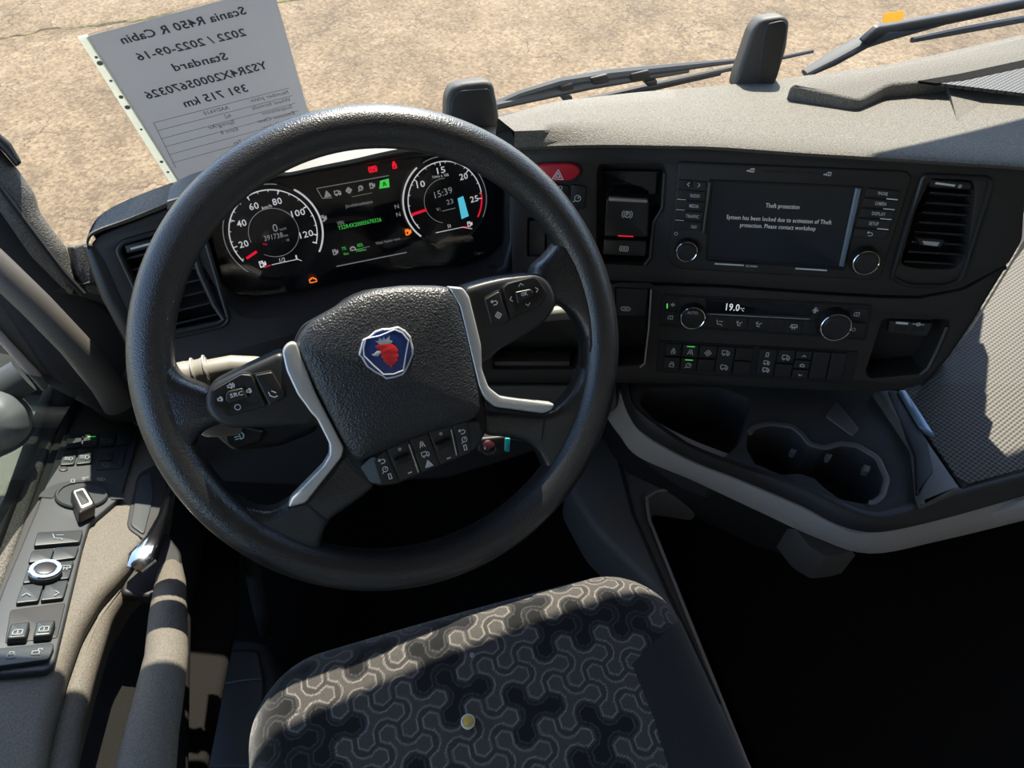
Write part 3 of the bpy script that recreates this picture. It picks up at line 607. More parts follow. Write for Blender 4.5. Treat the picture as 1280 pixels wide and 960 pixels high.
vent('air_vent', K, [(152, 318), (242, 296), (280, 400), (203, 418)], 7, K.P(180, 420), 'black louvred air vent at the left end of the dash, partly behind the wheel rim', [(146, 312), (154, 302), (240, 278), (256, 298), (286, 400), (278, 408), (206, 424), (194, 416)],
     ([(205, 369), (223, 364), (227, 378), (209, 383)], [(211, 371), (221, 368), (223, 376), (213, 379)]), ([(154, 306), (220, 290), (224, 302), (158, 318)], [(164, 311), (190, 304)]), (197, 303))
# ------------------------------------------------------------------ instrument cluster
HC = -.040
cl = thing('instrument_cluster', K.P(440, 380, HC), 'glossy black instrument cluster with two round gauges and a lit centre display behind the wheel', 'instrument panel')
FB = [(236, 290), (262, 345), (286, 362), (298, 368), (322, 370), (372, 364), (430, 352), (521, 334), (577, 331), (608, 322), (626, 306), (634, 290), (634, 205), (612, 190), (530, 196), (500, 199), (470, 204), (345, 224), (262, 248), (238, 262)]
def funnel(b):
    A = [K.P(x, y, -.001) for x, y in FUN]; B = [K.P(x, y, HC + .003) for x, y in FB]
    b.rings([A, [a.lerp(c, .5) for a, c in zip(A, B)], B], False, False)
one('bezel', m_fascia, funnel, cl, ang=60)
face = one('dial_face', m_screen, lambda b: b.slab(K, [(225, 262), (262, 355), (290, 378), (372, 380), (521, 352), (600, 344), (640, 325), (655, 180), (500, 182), (338, 200), (250, 232)], HC, .012, .001, 6), cl)
def gauge(nm, c, R, draws, needle, mi=0):
    g = one(nm, m_key, lambda b: b.disc(K, c, [(R * 1.06, HC), (R * 1.06, HC + .003), (R * 1.03, HC + .004), (R * 1.0, HC + .002), (R * .99, HC + .0008), (0, HC + .0008)], 64, hp=HC), cl)
    one('dial_markings', [m_lit, m_litdim, m_red, m_blue, m_cyan], draws, g, smooth=False, fix=False)
    one('needle', m_red, needle, g, smooth=False, fix=False)
    return g
HD = HC + .0016
def tick(b, c, R, a, r0, r1, wd):
    o = K.p2(*c, HD); a = math.radians(a); u = V((math.cos(a), math.sin(a))); b.line(K, [o + u * R * r0, o + u * R * r1], wd, HD, px=False)
def num(b, c, R, a, s, r=.68, sz=.0076, wdt=None):
    o = K.p2(*c, HD); a = math.radians(a); p = o + V((math.cos(a), math.sin(a))) * R * r
    wdt = wdt or sz * .72 * len(s)
    vs, fs = textgeo(s, .012); b.add([K.fr(p.x - wdt / 2 + x * wdt, p.y - sz / 2 + y * sz, HD) for x, y in vs], fs)
def ktxt(b, s, x0, y0, x1, y1, cap, h=None): b.text(s, K, (x0, y0), (x1, y1), (-cap * .24, -cap), HD if h is None else h)
R1 = .0555; c1 = (342.5, 291)
def d1(b):
    b.arc(K, c1, R1 * .90, R1 * .925, -28, 209, HD); b.mi = 1; b.arc(K, c1, R1 * 1.02, R1 * 1.035, 70, 222, HC + .0045); b.mi = 0; b.arc(K, c1, R1 * 1.01, R1 * 1.05, -38, 50, HC + .0045); b.mi = 1; b.arc(K, c1, R1 * .52, R1 * .53, -130, 190, HD)
    b.mi = 0
    AA = [(20, 187), (40, 149), (60, 110), (80, 68), (100, 26), (120, -16)]
    for s, a in AA: tick(b, c1, R1, a, .83, .91, .0012); num(b, c1, R1, a, str(s))
    for k in range(17): tick(b, c1, R1, 207 - k * 14, .87, .91, .0008)
    tick(b, c1, R1, -28, .84, .92, .0016)
    ktxt(b, 'km/h', 328, 262, 340, 259, 4); ktxt(b, '1/2', 350, 328, 357, 326.5, 5); ktxt(b, '1', 370, 324, 372, 323.5, 5); b.line(K, [(340, 331), (372, 324), (377, 326)], .0009, HD)
    b.icon('pump', K, (328, 330), .0042, HD, .0014)
    b.mi = 1; ktxt(b, '0', 342, 290, 348, 289, 9.5); ktxt(b, 'km/h', 350, 288.5, 358, 286.5, 3); ktxt(b, '391738', 331, 301.5, 354, 296.5, 6.5); ktxt(b, 'km', 355, 296, 360, 295, 3); ktxt(b, '-   VR', 354, 303, 362, 301, 3)
    b.mi = 2; b.line(K, [(331, 334), (338, 331.5)], .0012, HD); ktxt(b, 'Trip', 329, 307, 334, 306, 2.5)
def n1(b): b.line(K, [(309, 322.5), (320, 315)], .0030, HD + .001)
gauge('speedometer', c1, R1, d1, n1)
c2 = (557, 251); R2 = .0535
def d2(b):
    b.arc(K, c2, R2 * .90, R2 * .925, 0, 213, HD); b.arc(K, c2, R2 * 1.01, R2 * 1.05, 120, 222, HC + .0045); b.mi = 1; b.arc(K, c2, R2 * 1.02, R2 * 1.035, -35, 110, HC + .0045); b.arc(K, c2, R2 * .52, R2 * .53, 80, 250, HD)
    b.mi = 2; b.arc(K, c2, R2 * .89, R2 * .93, -38, -2, HD); b.mi = 3; b.arc(K, c2, R2 * .93, R2 * .97, 38, 58, HD); b.mi = 0
    for s, a in ((10, 135), (15, 87), (20, 40), (25, -9)): tick(b, c2, R2, a, .83, .91, .0012); num(b, c2, R2, a, str(s), .72)
    for k in range(14): tick(b, c2, R2, 207 - k * 16, .87, .91, .0008)
    ktxt(b, '1/min x 100', 541, 223, 561, 220, 3.5); b.line(K, [(545, 291), (578, 284), (590, 286)], .0009, HD); ktxt(b, '50', 560, 285, 564, 284, 4)
    b.icon('pump', K, (587, 280), .0036, HD, .0012)
    b.mi = 1; ktxt(b, '15:39', 544, 248, 566, 241, 8); ktxt(b, '23', 559, 256, 567, 254, 6); ktxt(b, 'V:', 546, 264, 551, 263, 4); b.line(K, [(553, 264), (569, 260)], .0007, HD)
    b.mi = 4; b.add([K.P(*p, HD) for p in ((572, 248), (579, 245), (586, 270), (577, 274))], [(0, 1, 2, 3)]); b.mi = 2; b.line(K, [(578, 284), (586, 283)], .0014, HD)
def n2(b): b.line(K, [(516, 268), (532, 262.5)], .0034, HD + .001)
gauge('tachometer', c2, R2, d2, n2)
disp = one('centre_display', m_gloss, lambda b: b.slab(K, [(396, 234), (486, 219), (504, 240), (512, 300), (508, 310), (424, 328), (400, 300)], HC + .0012, .002, .0004, 4), cl)
HE = HC + .0018
def dd(b):
    t = lambda s, x0, y0, x1, y1, cap: ktxt(b, s, x0, y0, x1, y1, cap, HE)
    b.line(K, [(396, 235.5), (486, 219.5)], .0007, HE); b.line(K, [(396, 236), (403, 248), (415, 247)], .0007, HE); b.line(K, [(440, 246), (465, 241)], .0005, HE); b.line(K, [(421, 333), (508, 315.5)], .0011, HE)
    for k, c in (('tri', (409, 242.5)), ('truck', (422, 241)), ('gear', (436, 238)), ('cruise', (451, 235)), ('pump', (465, 232))): b.icon(k, K, c, .0036, HE, .0012)
    t('Järelekuumutus', 432, 260, 466, 253.5, 4); t('VIN:', 422, 282, 431, 280, 5); t('N', 494, 261, 499, 260, 5); t('N', 496, 271, 501, 270, 5); t('Viimi laetav mot.', 470, 306, 501, 299.5, 3.5)
    b.line(K, [(462, 308), (440, 313)], .0005, HE)
    b.icon('pump', K, (404, 273), .0040, HE, .0016); b.icon('pump', K, (419, 315), .0036, HE, .0014); b.icon('engine', K, (441, 311), .0036, HE, .0014)
    b.mi = 1; b.text('YS2R4X20005670326', K, (423, 287.5), (477, 276.5), (-1.1, -5), HE, 0); t('7%', 428, 313, 433, 312, 4); t('0km', 430, 319, 436, 318, 3); t('85%', 447, 309, 454, 307.5, 4); t('7900km', 445, 315.5, 458, 313, 3)
    b.add([K.P(*p, HE) for p in ((475, 226), (486, 223), (487, 234), (474, 236))], [(0, 1, 2, 3)])
    b.mi = 2; b.icon('lane', K, (480.5, 230), .003, HE + .0003, .001)
one('display_graphics', [m_litdim, m_green, m_gloss], dd, disp, smooth=False, fix=False)
def tell(nm, m, fn): one(nm, m, fn, cl, smooth=False, fix=False)
tell('warning_light', m_red, lambda b: b.icon('park', K, (466, 211.5), .0045, HC + .001, .0013)); tell('warning_light', m_red, lambda b: b.icon('belt', K, (493, 206.5), .0045, HC + .001, .0013))
tell('warning_light', m_orange, lambda b: b.icon('pump', K, (510, 290), .0040, HC + .0055, .0016)); tell('warning_light', m_orange, lambda b: b.icon('engine', K, (391, 350.5), .0048, HC + .006, .0014))
tell('glow_dot', m_blue, lambda b: b.line(K, [(407, 290), (413, 289)], .001, HC + .001))
one('cover_glass', m_cover, lambda b: b.slab(K, FB, HC + .0085, .0006, 0, 0), cl)

# ------------------------------------------------------------------ parking brake and nearby switches
pb = thing('parking_brake_switch', M.P(782, 326), 'tall black parking brake lever switch with silver top lip and red bar', 'switch')
one('upper_pocket_panel', m_gloss, lambda b: b.slab(M, [(752, 213), (825, 214), (822, 244), (756, 243)], -.02, .006, .001, 2), pb)
one('brake_lever', m_key, lambda b: b.slab(M, [(758, 248), (812, 251), (810, 297), (755, 296)], .004, .025, .002, 3), pb)
one('lever_lip', mat('lever_lip_silver', (.5, .45, .38), .4, metal=.5), lambda b: b.slab(M, [(761, 247), (810, 250), (809, 254), (761, 251.5)], .0055, .006, .001, 1.5), pb)
one('indicator_bar', m_red, lambda b: b.line(M, [(773, 294.7), (791, 295.7)], .0014, .0042), pb, smooth=False, fix=False)
one('hold_button', m_key, lambda b: b.slab(M, [(755, 299), (809, 301), (807, 321), (753, 319)], .000, .02, .002, 3), pb)
one('brake_symbol', m_print, lambda b: b.icon('park', M, (784, 268), .0052, .0043, .001), pb, smooth=False, fix=False); one('hold_symbol', m_print, lambda b: b.icon('hold', M, (780, 311), .0045, .0003, .0009), pb, smooth=False, fix=False)
one('pocket_highlight', m_wheelplastic, lambda b: b.tube([M.P(x, y, -.001) for x, y in ((831, 216), (828, 260), (817, 278), (813, 322), (806, 331))], .0022, 6), pb)
hz = thing('hazard_switch', M.P(700, 228), 'red oval hazard warning button with white triangle', 'button')
one('button_cap', m_hazard, lambda b: b.slab(M, [(664, 212), (676, 205), (712, 204), (724, 208), (726, 217), (716, 226), (690, 228), (668, 226)], .005, .008, .0025, 6), hz)
one('triangle', m_print, lambda b: b.icon('tri', M, (697.5, 218.5), .0062, .0054, .0010), hz, smooth=False, fix=False)
one('button_rim', m_rubber, lambda b: b.slab(M, [(661, 212), (675, 202.5), (713, 201.5), (727, 206), (729, 217), (718, 229), (690, 231), (666, 229)], .001, .004, .001, 6), hz)
def rocker(name, pl, q, h, label, cat, kind=None, c=None, grp=None, pm=None, extra=None, sz=.005, d=.01, mm=None):
    root = thing(name, pl.P(*q[-1]), label, cat, grp)
    one('rocker', mm or m_key, lambda b: b.slab(pl, q, h, d, .001, 2), root)
    if kind: one('symbol', pm or m_print, lambda b: b.icon(kind, pl, c, sz, h + .0003, sz * .17), root, smooth=False, fix=False)
    return root
rocker('rocker_switch', M, [(714, 231), (732, 233), (733, 240), (730, 262), (713, 261)], .003, 'small black rocker switch just below the right end of the red hazard button', 'switch', 'cruise', (722, 248))
r = rocker('rocker_switch', M, [(680, 231), (711, 232), (710, 264), (679, 263)], .003, 'black economy mode switch between the wheel rim and hazard button', 'switch'); one('symbol', m_print, lambda b: b.text('ECO', M, (690, 237), (703, 237), (0, -5), .0033), r, smooth=False, fix=False)
rocker('blank_switch', M, [(662, 276), (682, 277), (681, 320), (661, 319)], -.003, 'blank black switch cover beside the wheel rim, left of two', 'switch')
rocker('blank_switch', M, [(684, 277), (706, 278), (705, 321), (683, 320)], -.003, 'blank black switch cover partly behind the wheel rim, right of two', 'switch')

# ------------------------------------------------------------------ display unit
ra = thing('display_unit', M.P(980, 345), 'black infotainment unit with theft protection message on its screen', 'display')
one('body', m_fascia, lambda b: b.slab(M, [(848, 202), (1134, 214), (1141, 221), (1102, 344), (1093, 351), (848, 337), (834, 326)], .003, .02, .0025, 6), ra)
one('glass_front', m_gloss, lambda b: b.slab(M, [(886, 224), (1080, 233), (1056, 338), (882, 326)], .0038, .002, .0005, 3), ra)
scr = one('screen', mat('screen_glass', (.010, .012, .017), .1), lambda b: b.slab(M, [(893, 227), (1068, 235), (1049, 332), (885, 321)], .0044, .001, .0002, 1), ra)
def st_(b):
    b.text('Theft protection', M, (957, 259.3), (999, 261.5), (.7, -5.5), .0048); b.text('System has been locked due to activation of Theft', M, (908, 273.6), (1039, 280.6), (.7, -5.3), .0048); b.text('protection. Please contact workshop', M, (925, 283.6), (1019, 288.4), (.7, -5.3), .0048)
one('screen_text', m_litdim, st_, scr, smooth=False, fix=False)
one('side_bar', m_bright, lambda b: b.slab(M, [(1070, 235), (1077, 236), (1055, 334), (1049, 333)], .0065, .004, .001, 1), ra)
one('side_bar', m_grey2, lambda b: b.slab(M, [(886, 228), (889, 228.5), (881, 292), (878, 291)], .0065, .004, .001, 1), ra)
LB = [(849, 223), (884, 226), (877, 290), (843, 288)]; RB = [(1085, 234), (1126, 238), (1107, 300), (1066, 297)]
for i in range(5):
    if i == 0: [one('key', m_key, lambda b, u=u: b.slab(M, cell(LB, u, u + .47, .02, .17), .005, .003, .0006, 1), ra) for u in (0, .52)]
    else: one('key', m_key, lambda b: b.slab(M, cell(LB, 0, 1, i * .2 + .015, i * .2 + .185), .005, .003, .0006, 1.5), ra)
    one('key', m_key, lambda b: b.slab(M, cell(RB, 0, 1, i * .2 + .015, i * .2 + .185), .005, .003, .0006, 1.5), ra)
def rt(b):
    for i, s in enumerate(('RADIO', 'MEDIA', 'TRAFFIC', 'NAV')):
        p = bil(LB, .68 - .045 * len(s) if i < 3 else .6, (i + 1) * .2 + .14); q = (p[0] + 2.35 * len(s), p[1] + .2 * len(s)); b.text(s, M, p, q, (.5, -4.2), .0054, .01)
    for i, s in enumerate(('PHONE', 'CAMERA', 'DISPLAY', 'SETUP')):
        p = bil(RB, .36, i * .2 + .13); q = (p[0] + 2.4 * len(s), p[1] + .2 * len(s)); b.text(s, M, p, q, (.7, -4.2), .0054, .01)
    b.icon('back', M, bil(RB, .48, .9), .0035, .0054, .0009)
    b.icon('left', M, bil(LB, .35, .1), .003, .0054, .0008); b.icon('right', M, bil(LB, .72, .1), .003, .0054, .0008)
    for i in (1, 2, 3): b.line(M, [bil(LB, .0, i * .2 + .2), bil(LB, .3, i * .2 + .2)], .0009, .0056)
    for i in (0, 1, 2, 3): b.line(M, [bil(RB, .66, i * .2 + .19), bil(RB, .98, i * .2 + .19)], .0013, .0056)
    b.icon('ring', M, (845, 292), .0022, .0035, .0008)
    b.line(M, [(894, 329.7), (929, 331.7)], .0018, .0044); b.line(M, [(995, 335.7), (1033, 338)], .0018, .0044); b.text('SCANIA', M, (932, 333.5), (947, 334.4), (.3, -2.4), .0044, .02)
    for c in ((940, 213), (1036, 217.6)): b.icon('window', M, c, .0027, .0034, .0009); b.line(M, [(c[0] - 6, c[1] + .5), (c[0] - 3.5, c[1] + .5)], .0016, .0034)
one('printed_symbols', m_print, rt, ra, smooth=False, fix=False)['kind'] = 'stuff'
for q in ([(955, 213), (982, 214), (982, 216), (955, 215)], [(996, 215), (1026, 216.5), (1026, 218), (996, 217)]): one('card_slot', m_rubber, lambda b: b.slab(M, q, .0034, .001, 0, 0), ra)
def knob(parent, pl, c, cb, r, hgt, ring=m_chrome, h0=.003):
    k = one('knob', m_key, lambda b: b.disc(pl, cb, [(r * 1.12, h0 - .002), (r * 1.12, h0 + hgt * .4), (r * 1.0, h0 + hgt), (r * .9, h0 + hgt), (0, h0 + hgt)], 40, hp=h0), parent)
    o = pl.p2(*cb, h0)
    one('knob_ring', ring, lambda b: b.tube([pl.fr(o.x + r * .96 * math.cos(t), o.y + r * .96 * math.sin(t), h0 + hgt) for t in [2 * math.pi * i / 40 for i in range(40)]], .0008, 6, closed=True), k)
    one('knob_cap', m_key, lambda b: b.add([pl.fr(o.x + r * q * math.cos(t), o.y + r * q * math.sin(t), h0 + hgt + z) for q, z in ((.82, .0002), (.76, .0012), (.0001, .0015)) for t in [2 * math.pi * i / 32 for i in range(32)]], [(a * 32 + i, a * 32 + (i + 1) % 32, (a + 1) * 32 + (i + 1) % 32, (a + 1) * 32 + i) for a in (0, 1) for i in range(32)]), k)
    return k
knob(ra, M, None, (857.5, 311), .0122, .010); knob(ra, M, None, (1079, 324), .0145, .012)

# ------------------------------------------------------------------ climate panel
cp = thing('climate_panel', M.P(955, 414), 'long black climate control panel showing 19.0 degrees with two round knobs', 'control panel')
CPQ = [(830, 370), (1089, 383), (1081, 423), (826, 406)]
one('body', m_fascia, lambda b: b.slab(M, CPQ, .001, .02, .0015, 3), cp)
one('bezel', m_rubber, lambda b: b.slab(M, [(828, 368), (1091, 381), (1083, 426), (823, 408)], -.0005, .004, .001, 4), cp)
one('display_strip', m_gloss, lambda b: b.slab(M, [(881, 373.5), (1018, 382), (1013, 396), (884, 391)], .002, .002, .0004, 1.5), cp)
BR = [(888, 394), (1024, 401), (1020, 419), (886, 412)]
cu_ = [0, .18, .36, .54, .70, .86, 1]
for i in range(6): one('key', m_key, lambda b: b.slab(M, cell(BR, cu_[i] + .01, cu_[i + 1] - .01, .04, .96), .0025, .003, .0006, 1.5), cp)
for q in ([(832, 373), (848, 374), (846, 388), (831, 387)], [(831, 389), (846, 390), (844, 405), (829, 404)], [(1062, 385), (1086, 386), (1083, 402), (1060, 401)], [(1060, 403), (1083, 404), (1079, 420), (1057, 419)]): one('key', m_key, lambda b: b.slab(M, q, .0025, .003, .0006, 1.5), cp)
knob(cp, M, None, (865, 393.5), .0150, .010, h0=.001); knob(cp, M, None, (1041, 402.5), .0180, .015, h0=.001)
def ct(b):
    b.mi = 1; b.text('19.0', M, (907, 387.6), (924, 388.8), (1.2, -8.5), .0023, .015); b.text('°C', M, (925, 388.8), (930, 389.1), (.6, -4), .0023)
    b.mi = 0
    for i, k in enumerate(('seat', 'flow', 'flow', None, 'screen', None)):
        if k: b.icon(k, M, bil(BR, (cu_[i] + cu_[i + 1]) / 2, .5), .0045, .0029, .001)
    b.icon('fan', M, (1019, 388), .0040, .0018, .0008); b.icon('belt', M, (888, 379), .004, .0018, .0008); b.icon('fan', M, (841, 381), .0026, .0029, .0007); b.icon('window', M, (838, 397), .0035, .0029, .0008)
    b.icon('window', M, (1071, 393), .0035, .0029, .0008); b.icon('ring', M, (1067, 412), .0026, .0029, .0008); b.line(M, [(884, 392.5), (1012, 399)], .0005, .0022)
    b.text('AUTO', M, (859, 392.5), (872, 393.3), (.4, -3.6), .0128)
    b.mi = 2; b.line(M, [(834, 380), (834, 385)], .0016, .0029)
one('printed_symbols', [m_print, m_lit, m_green], ct, cp, smooth=False, fix=False)

# ------------------------------------------------------------------ bank of rocker switches (each one lifts out)
SB = [(832, 429), (1071, 442), (1062, 478), (828, 462)]
fr_ = one('switch_frame', m_rubber, lambda b: b.slab(M, [(823, 426), (1074, 440), (1064, 482), (820, 465)], .0, .015, .0015, 3)); tag(fr_, 'black recessed frame holding the row of rocker switches below the climate panel', 'frame')
cols = [0, .09, .18, .275, .37, .465]
cols2 = [.495, .59, .685, .775, .87, .955]
ordn = ['first', 'second', 'third', 'fourth', 'fifth', 'sixth', 'seventh', 'eighth', 'ninth', 'tenth']
what = {'seat': 'seat symbol', 'lane': 'lane symbol', 'lock': 'padlock symbol', 'cruise': 'round symbol', 'truck': 'truck symbol', 'lamp': 'lamp symbol', 'up': 'up arrow', 'down': 'down arrow', 'engine': 'engine symbol', 'gear': 'round symbol', 'belt': 'upright symbol', None: 'no symbol'}
lay = []
L1 = [('belt', 'lock'), ('lane', 'cruise'), ('gear', None), ('truck',), (None, None)]
L2 = [('zero',), ('truck', None), ('up', 'engine', 'down'), (None,), (None,)]
for cs, LL, off in ((cols, L1, 0), (cols2, L2, 5)):
    for i, ks in enumerate(LL):
        n = len(ks)
        for j, k in enumerate(ks):
            q = cell(SB, cs[i] + .003, cs[i + 1] - .003, j / n + .02, (j + 1) / n - .02); cx, cy = bil(SB, (cs[i] + cs[i + 1]) / 2, (j + .5) / n)
            pos = 'full-height' if n == 1 else (('upper', 'lower') if n == 2 else ('top', 'middle', 'bottom'))[j]
            lb = f'{pos} black rocker switch with {what.get(k, "numeral and symbols")}, {ordn[i + off]} column from the left below climate panel'
            root = rocker('rocker_switch', M, q, .0035, lb, 'switch', None, grp='rocker switches below the climate panel')
            if n == 1 and k == 'truck': one('symbol', m_print, lambda b: (b.icon('truck', M, (cx + 1, cy - 9), .0045, .0039, .001), b.icon('truck', M, (cx - 1, cy + 9), .0045, .0039, .001)), root, smooth=False, fix=False)
            elif k == 'zero': one('symbol', m_print, lambda b: (b.icon('zero', M, (cx + 1, cy - 10), .004, .0039, .001), b.icon('truck', M, (cx, cy), .0036, .0039, .001), b.icon('truck', M, (cx - 1, cy + 9), .004, .0039, .0012)), root, smooth=False, fix=False)
            elif k: one('symbol', m_print, lambda b: b.icon(k, M, (cx, cy + 1), .0045 if n < 3 else .003, .0039, .001), root, smooth=False, fix=False)
            if i == 1 and off == 0: one('indicator_lamp', m_green, lambda b: b.line(M, [(cx - 4, cy - 6), (cx + 5, cy - 5.5)], .0012, .004), root, smooth=False, fix=False)
# socket panel
sk = thing('socket_panel', M.P(1140, 424), 'small black socket panel with white symbols at the top of the right-hand pocket', 'socket')
one('plate', m_key, lambda b: b.slab(M, [(1112, 401), (1166, 404), (1159, 421), (1110, 417)], -.006, .008, .001, 3), sk)
for q in ([(1119, 408), (1134, 409), (1133, 414), (1118, 413)], [(1142, 409), (1156, 410), (1155, 415), (1141, 414)]): one('socket', m_rubber, lambda b: b.slab(M, q, -.0055, .002, .0003, 1), sk)
one('printed_symbols', m_print, lambda b: (b.line(M, [(1121, 403.5), (1134, 404.5)], .003, -.0055), b.line(M, [(1141, 405), (1155, 406)], .001, -.0055), b.icon('ring', M, (1148, 405.5), .0025, -.0055, .0012)), sk, smooth=False, fix=False)
# ------------------------------------------------------------------ column, stalks, key
col = thing('column_shroud', W.fr(0, 0, -.16), 'black steering column cover beneath the steering wheel hub', 'steering column')
def colf(b):
    for h0, r, in (): pass
    o = V((0, .0)); rs = []
    for h, r, dy in ((-.025, .052, 0), (-.05, .055, 0), (-.085, .064, 0), (-.13, .068, -.004), (-.22, .06, -.01)): rs.append([W.fr(r * 1.1 * math.cos(a), r * math.sin(a) + dy, h) for a in [2 * math.pi * i / 36 for i in range(36)]])
    b.rings(rs)
one('shroud', m_black, colf, col)
one('stalk_housing', m_black, lambda b: b.slab(W, [(262, 520), (300, 505), (395, 510), (398, 540), (350, 560), (292, 566), (270, 548)], -.055, .05, .008, 8), col)
ls = thing('column_stalk', W.P(320, 460, -.045), 'light grey control stalk behind the wheel, left of the hub', 'stalk', None)
def stalk(b, pts, rad): b.tube([W.P(x, y, h) for x, y, h in pts], rad, 16)
one('stalk_arm', m_stalk, lambda b: stalk(b, [(345, 462, -.055), (320, 459, -.045), (290, 459, -.045), (262, 465, -.045)], [.010, .011, .012, .0125]), ls)
one('stalk_grip', m_stalk, lambda b: stalk(b, [(262, 465, -.045), (255, 466.5, -.045), (252, 467, -.045), (238, 470, -.045), (235, 471, -.045), (212, 476, -.045), (190, 481, -.045)], [.0145, .0155, .0145, .0150, .0158, .0155, .012]), ls)
for x in (222, 243, 258): one('grip_ring', m_grey, lambda b: b.tube([W.P(x, 474 - (x - 216) * .24, -.045), W.P(x + 2, 474 - (x - 214) * .24, -.045)], .0162, 20), ls)
one('second_lever', m_stalk, lambda b: stalk(b, [(300, 535, -.05), (275, 537, -.045), (258, 536, -.045), (252, 535, -.045)], [.007, .0075, .008, .006]), ls)
one('lever_end', m_black, lambda b: b.slab(W, [(280, 543), (306, 535), (330, 540), (326, 552), (296, 562), (284, 556)], -.045, .012, .002, 3), ls)
one('lever_symbol', m_blueprint, lambda b: b.icon('lamp', W, (299, 545), .005, -.0447, .001), ls, smooth=False, fix=False)
rs_ = thing('column_stalk', W.P(690, 390, -.05), 'light grey control stalk tip showing between the right spoke and the rim', 'stalk')
one('stalk_arm', m_stalk, lambda b: stalk(b, [(640, 398, -.07), (680, 393, -.05), (702, 391, -.05), (716, 390, -.05), (724, 390, -.05)], [.010, .008, .008, .0085, .005]), rs_)
one('stalk_button', m_black, lambda b: b.disc(W, (718.5, 393), [(.005, -.043), (.005, -.0385), (.003, -.0375), (0, -.0375)], 16, hp=-.04), rs_)
ig = thing('ignition_key', W.P(620, 560, -.05), 'ignition key head with a teal tag below the right spoke', 'key')
one('lock_barrel', m_black, lambda b: b.slab(W, [(596, 548), (636, 544), (638, 566), (618, 572), (598, 566)], -.05, .03, .003, 4), ig)
one('key_head', mat('dark_red_key', (.05, .01, .015), .25, coat=.5), lambda b: b.disc(W, (611, 558), [(.0065, -.05), (.0065, -.043), (.004, -.041), (0, -.0405)], 24, hp=-.045), ig)
one('key_ring', m_grey2, lambda b: b.arc(W, (611, 559), .0075, .0088, 200, 340, -.044), ig)
one('key_tag', m_teal, lambda b: b.slab(W, [(632, 548), (638, 548), (637, 565), (631, 564)], -.035, .003, .0006, 1), ig)

# ------------------------------------------------------------------ steering wheel
sw = thing('steering_wheel', W.o, 'black leather steering wheel with silver spoke trims and a griffin badge on the hub', 'steering wheel')
RM, rm = .2190, .0197
def rim(b):
    N = 140; pts = []; rad = []
    for i in range(N):
        a = 2 * math.pi * i / N; pts.append(W.fr(RM * math.cos(a), RM * math.sin(a), 0))
        g = max(0, math.cos(a - math.radians(278))) ** 2 * .0022; rad.append(rm + g)
    b.tube(pts, rad, 28, closed=True, up=W.n)
one('rim', m_leather, rim, sw, ang=80)
def part(nm, m, poly, h, d, bev, r, par=sw, **k): return one(nm, m, lambda b: b.slab(W, poly, h, d, bev, r, **k), par)
part('spoke_arm', m_leather, [(668, 336), (690, 318), (706, 296), (736, 330), (748, 380), (750, 436), (742, 452), (731, 410), (717, 388), (702, 381), (690, 382), (676, 400)], .0135, .028, .011, 14)
part('spoke_arm', m_leather, [(600, 512), (620, 513), (690, 517), (706, 506), (722, 486), (730, 462), (754, 430), (752, 500), (716, 560), (690, 600), (680, 575), (668, 558), (645, 549), (604, 546)], .010, .024, .008, 14)
part('spoke_arm', m_leather, [(422, 548), (448, 574), (474, 608), (440, 634), (412, 652), (403, 674), (400, 696), (350, 690), (300, 660), (270, 622), (288, 622), (312, 638), (336, 643), (356, 634), (416, 586)], .010, .024, .008, 14)
part('spoke_arm', m_leather, [(180, 420), (204, 440), (224, 476), (252, 484), (275, 500), (282, 532), (264, 536), (248, 546), (240, 566), (250, 590), (214, 588), (186, 520)], .0145, .028, .011, 14)
part('spoke_seam', m_rubber, [(680, 519), (682.5, 519), (679, 549), (676.5, 549)], .0104, .004, .0002, 0); part('spoke_seam', m_rubber, [(381, 630), (384, 629), (411, 652), (408, 655)], .0104, .004, .0002, 0)
HL = [(255, 495), (264, 481), (300, 463), (352, 439), (378, 476), (394, 518), (388, 531), (340, 535), (288, 537), (268, 529), (257, 515)]
HR = [(578, 360), (604, 352), (630, 346), (672, 341), (686, 348), (695, 364), (697, 384), (680, 406), (650, 425), (625, 438), (612, 452), (598, 456), (588, 410)]
lp = part('keypad_housing', m_wheelplastic, HL, .020, .035, .006, 9); rp = part('keypad_housing', m_wheelplastic, HR, .020, .035, .006, 9)
def wkey(par, poly, h, nm='key', m=None, r=3, bev=.0012, d=.006): return one(nm, m or m_key, lambda b: b.slab(W, poly, h, d, bev, r), par)
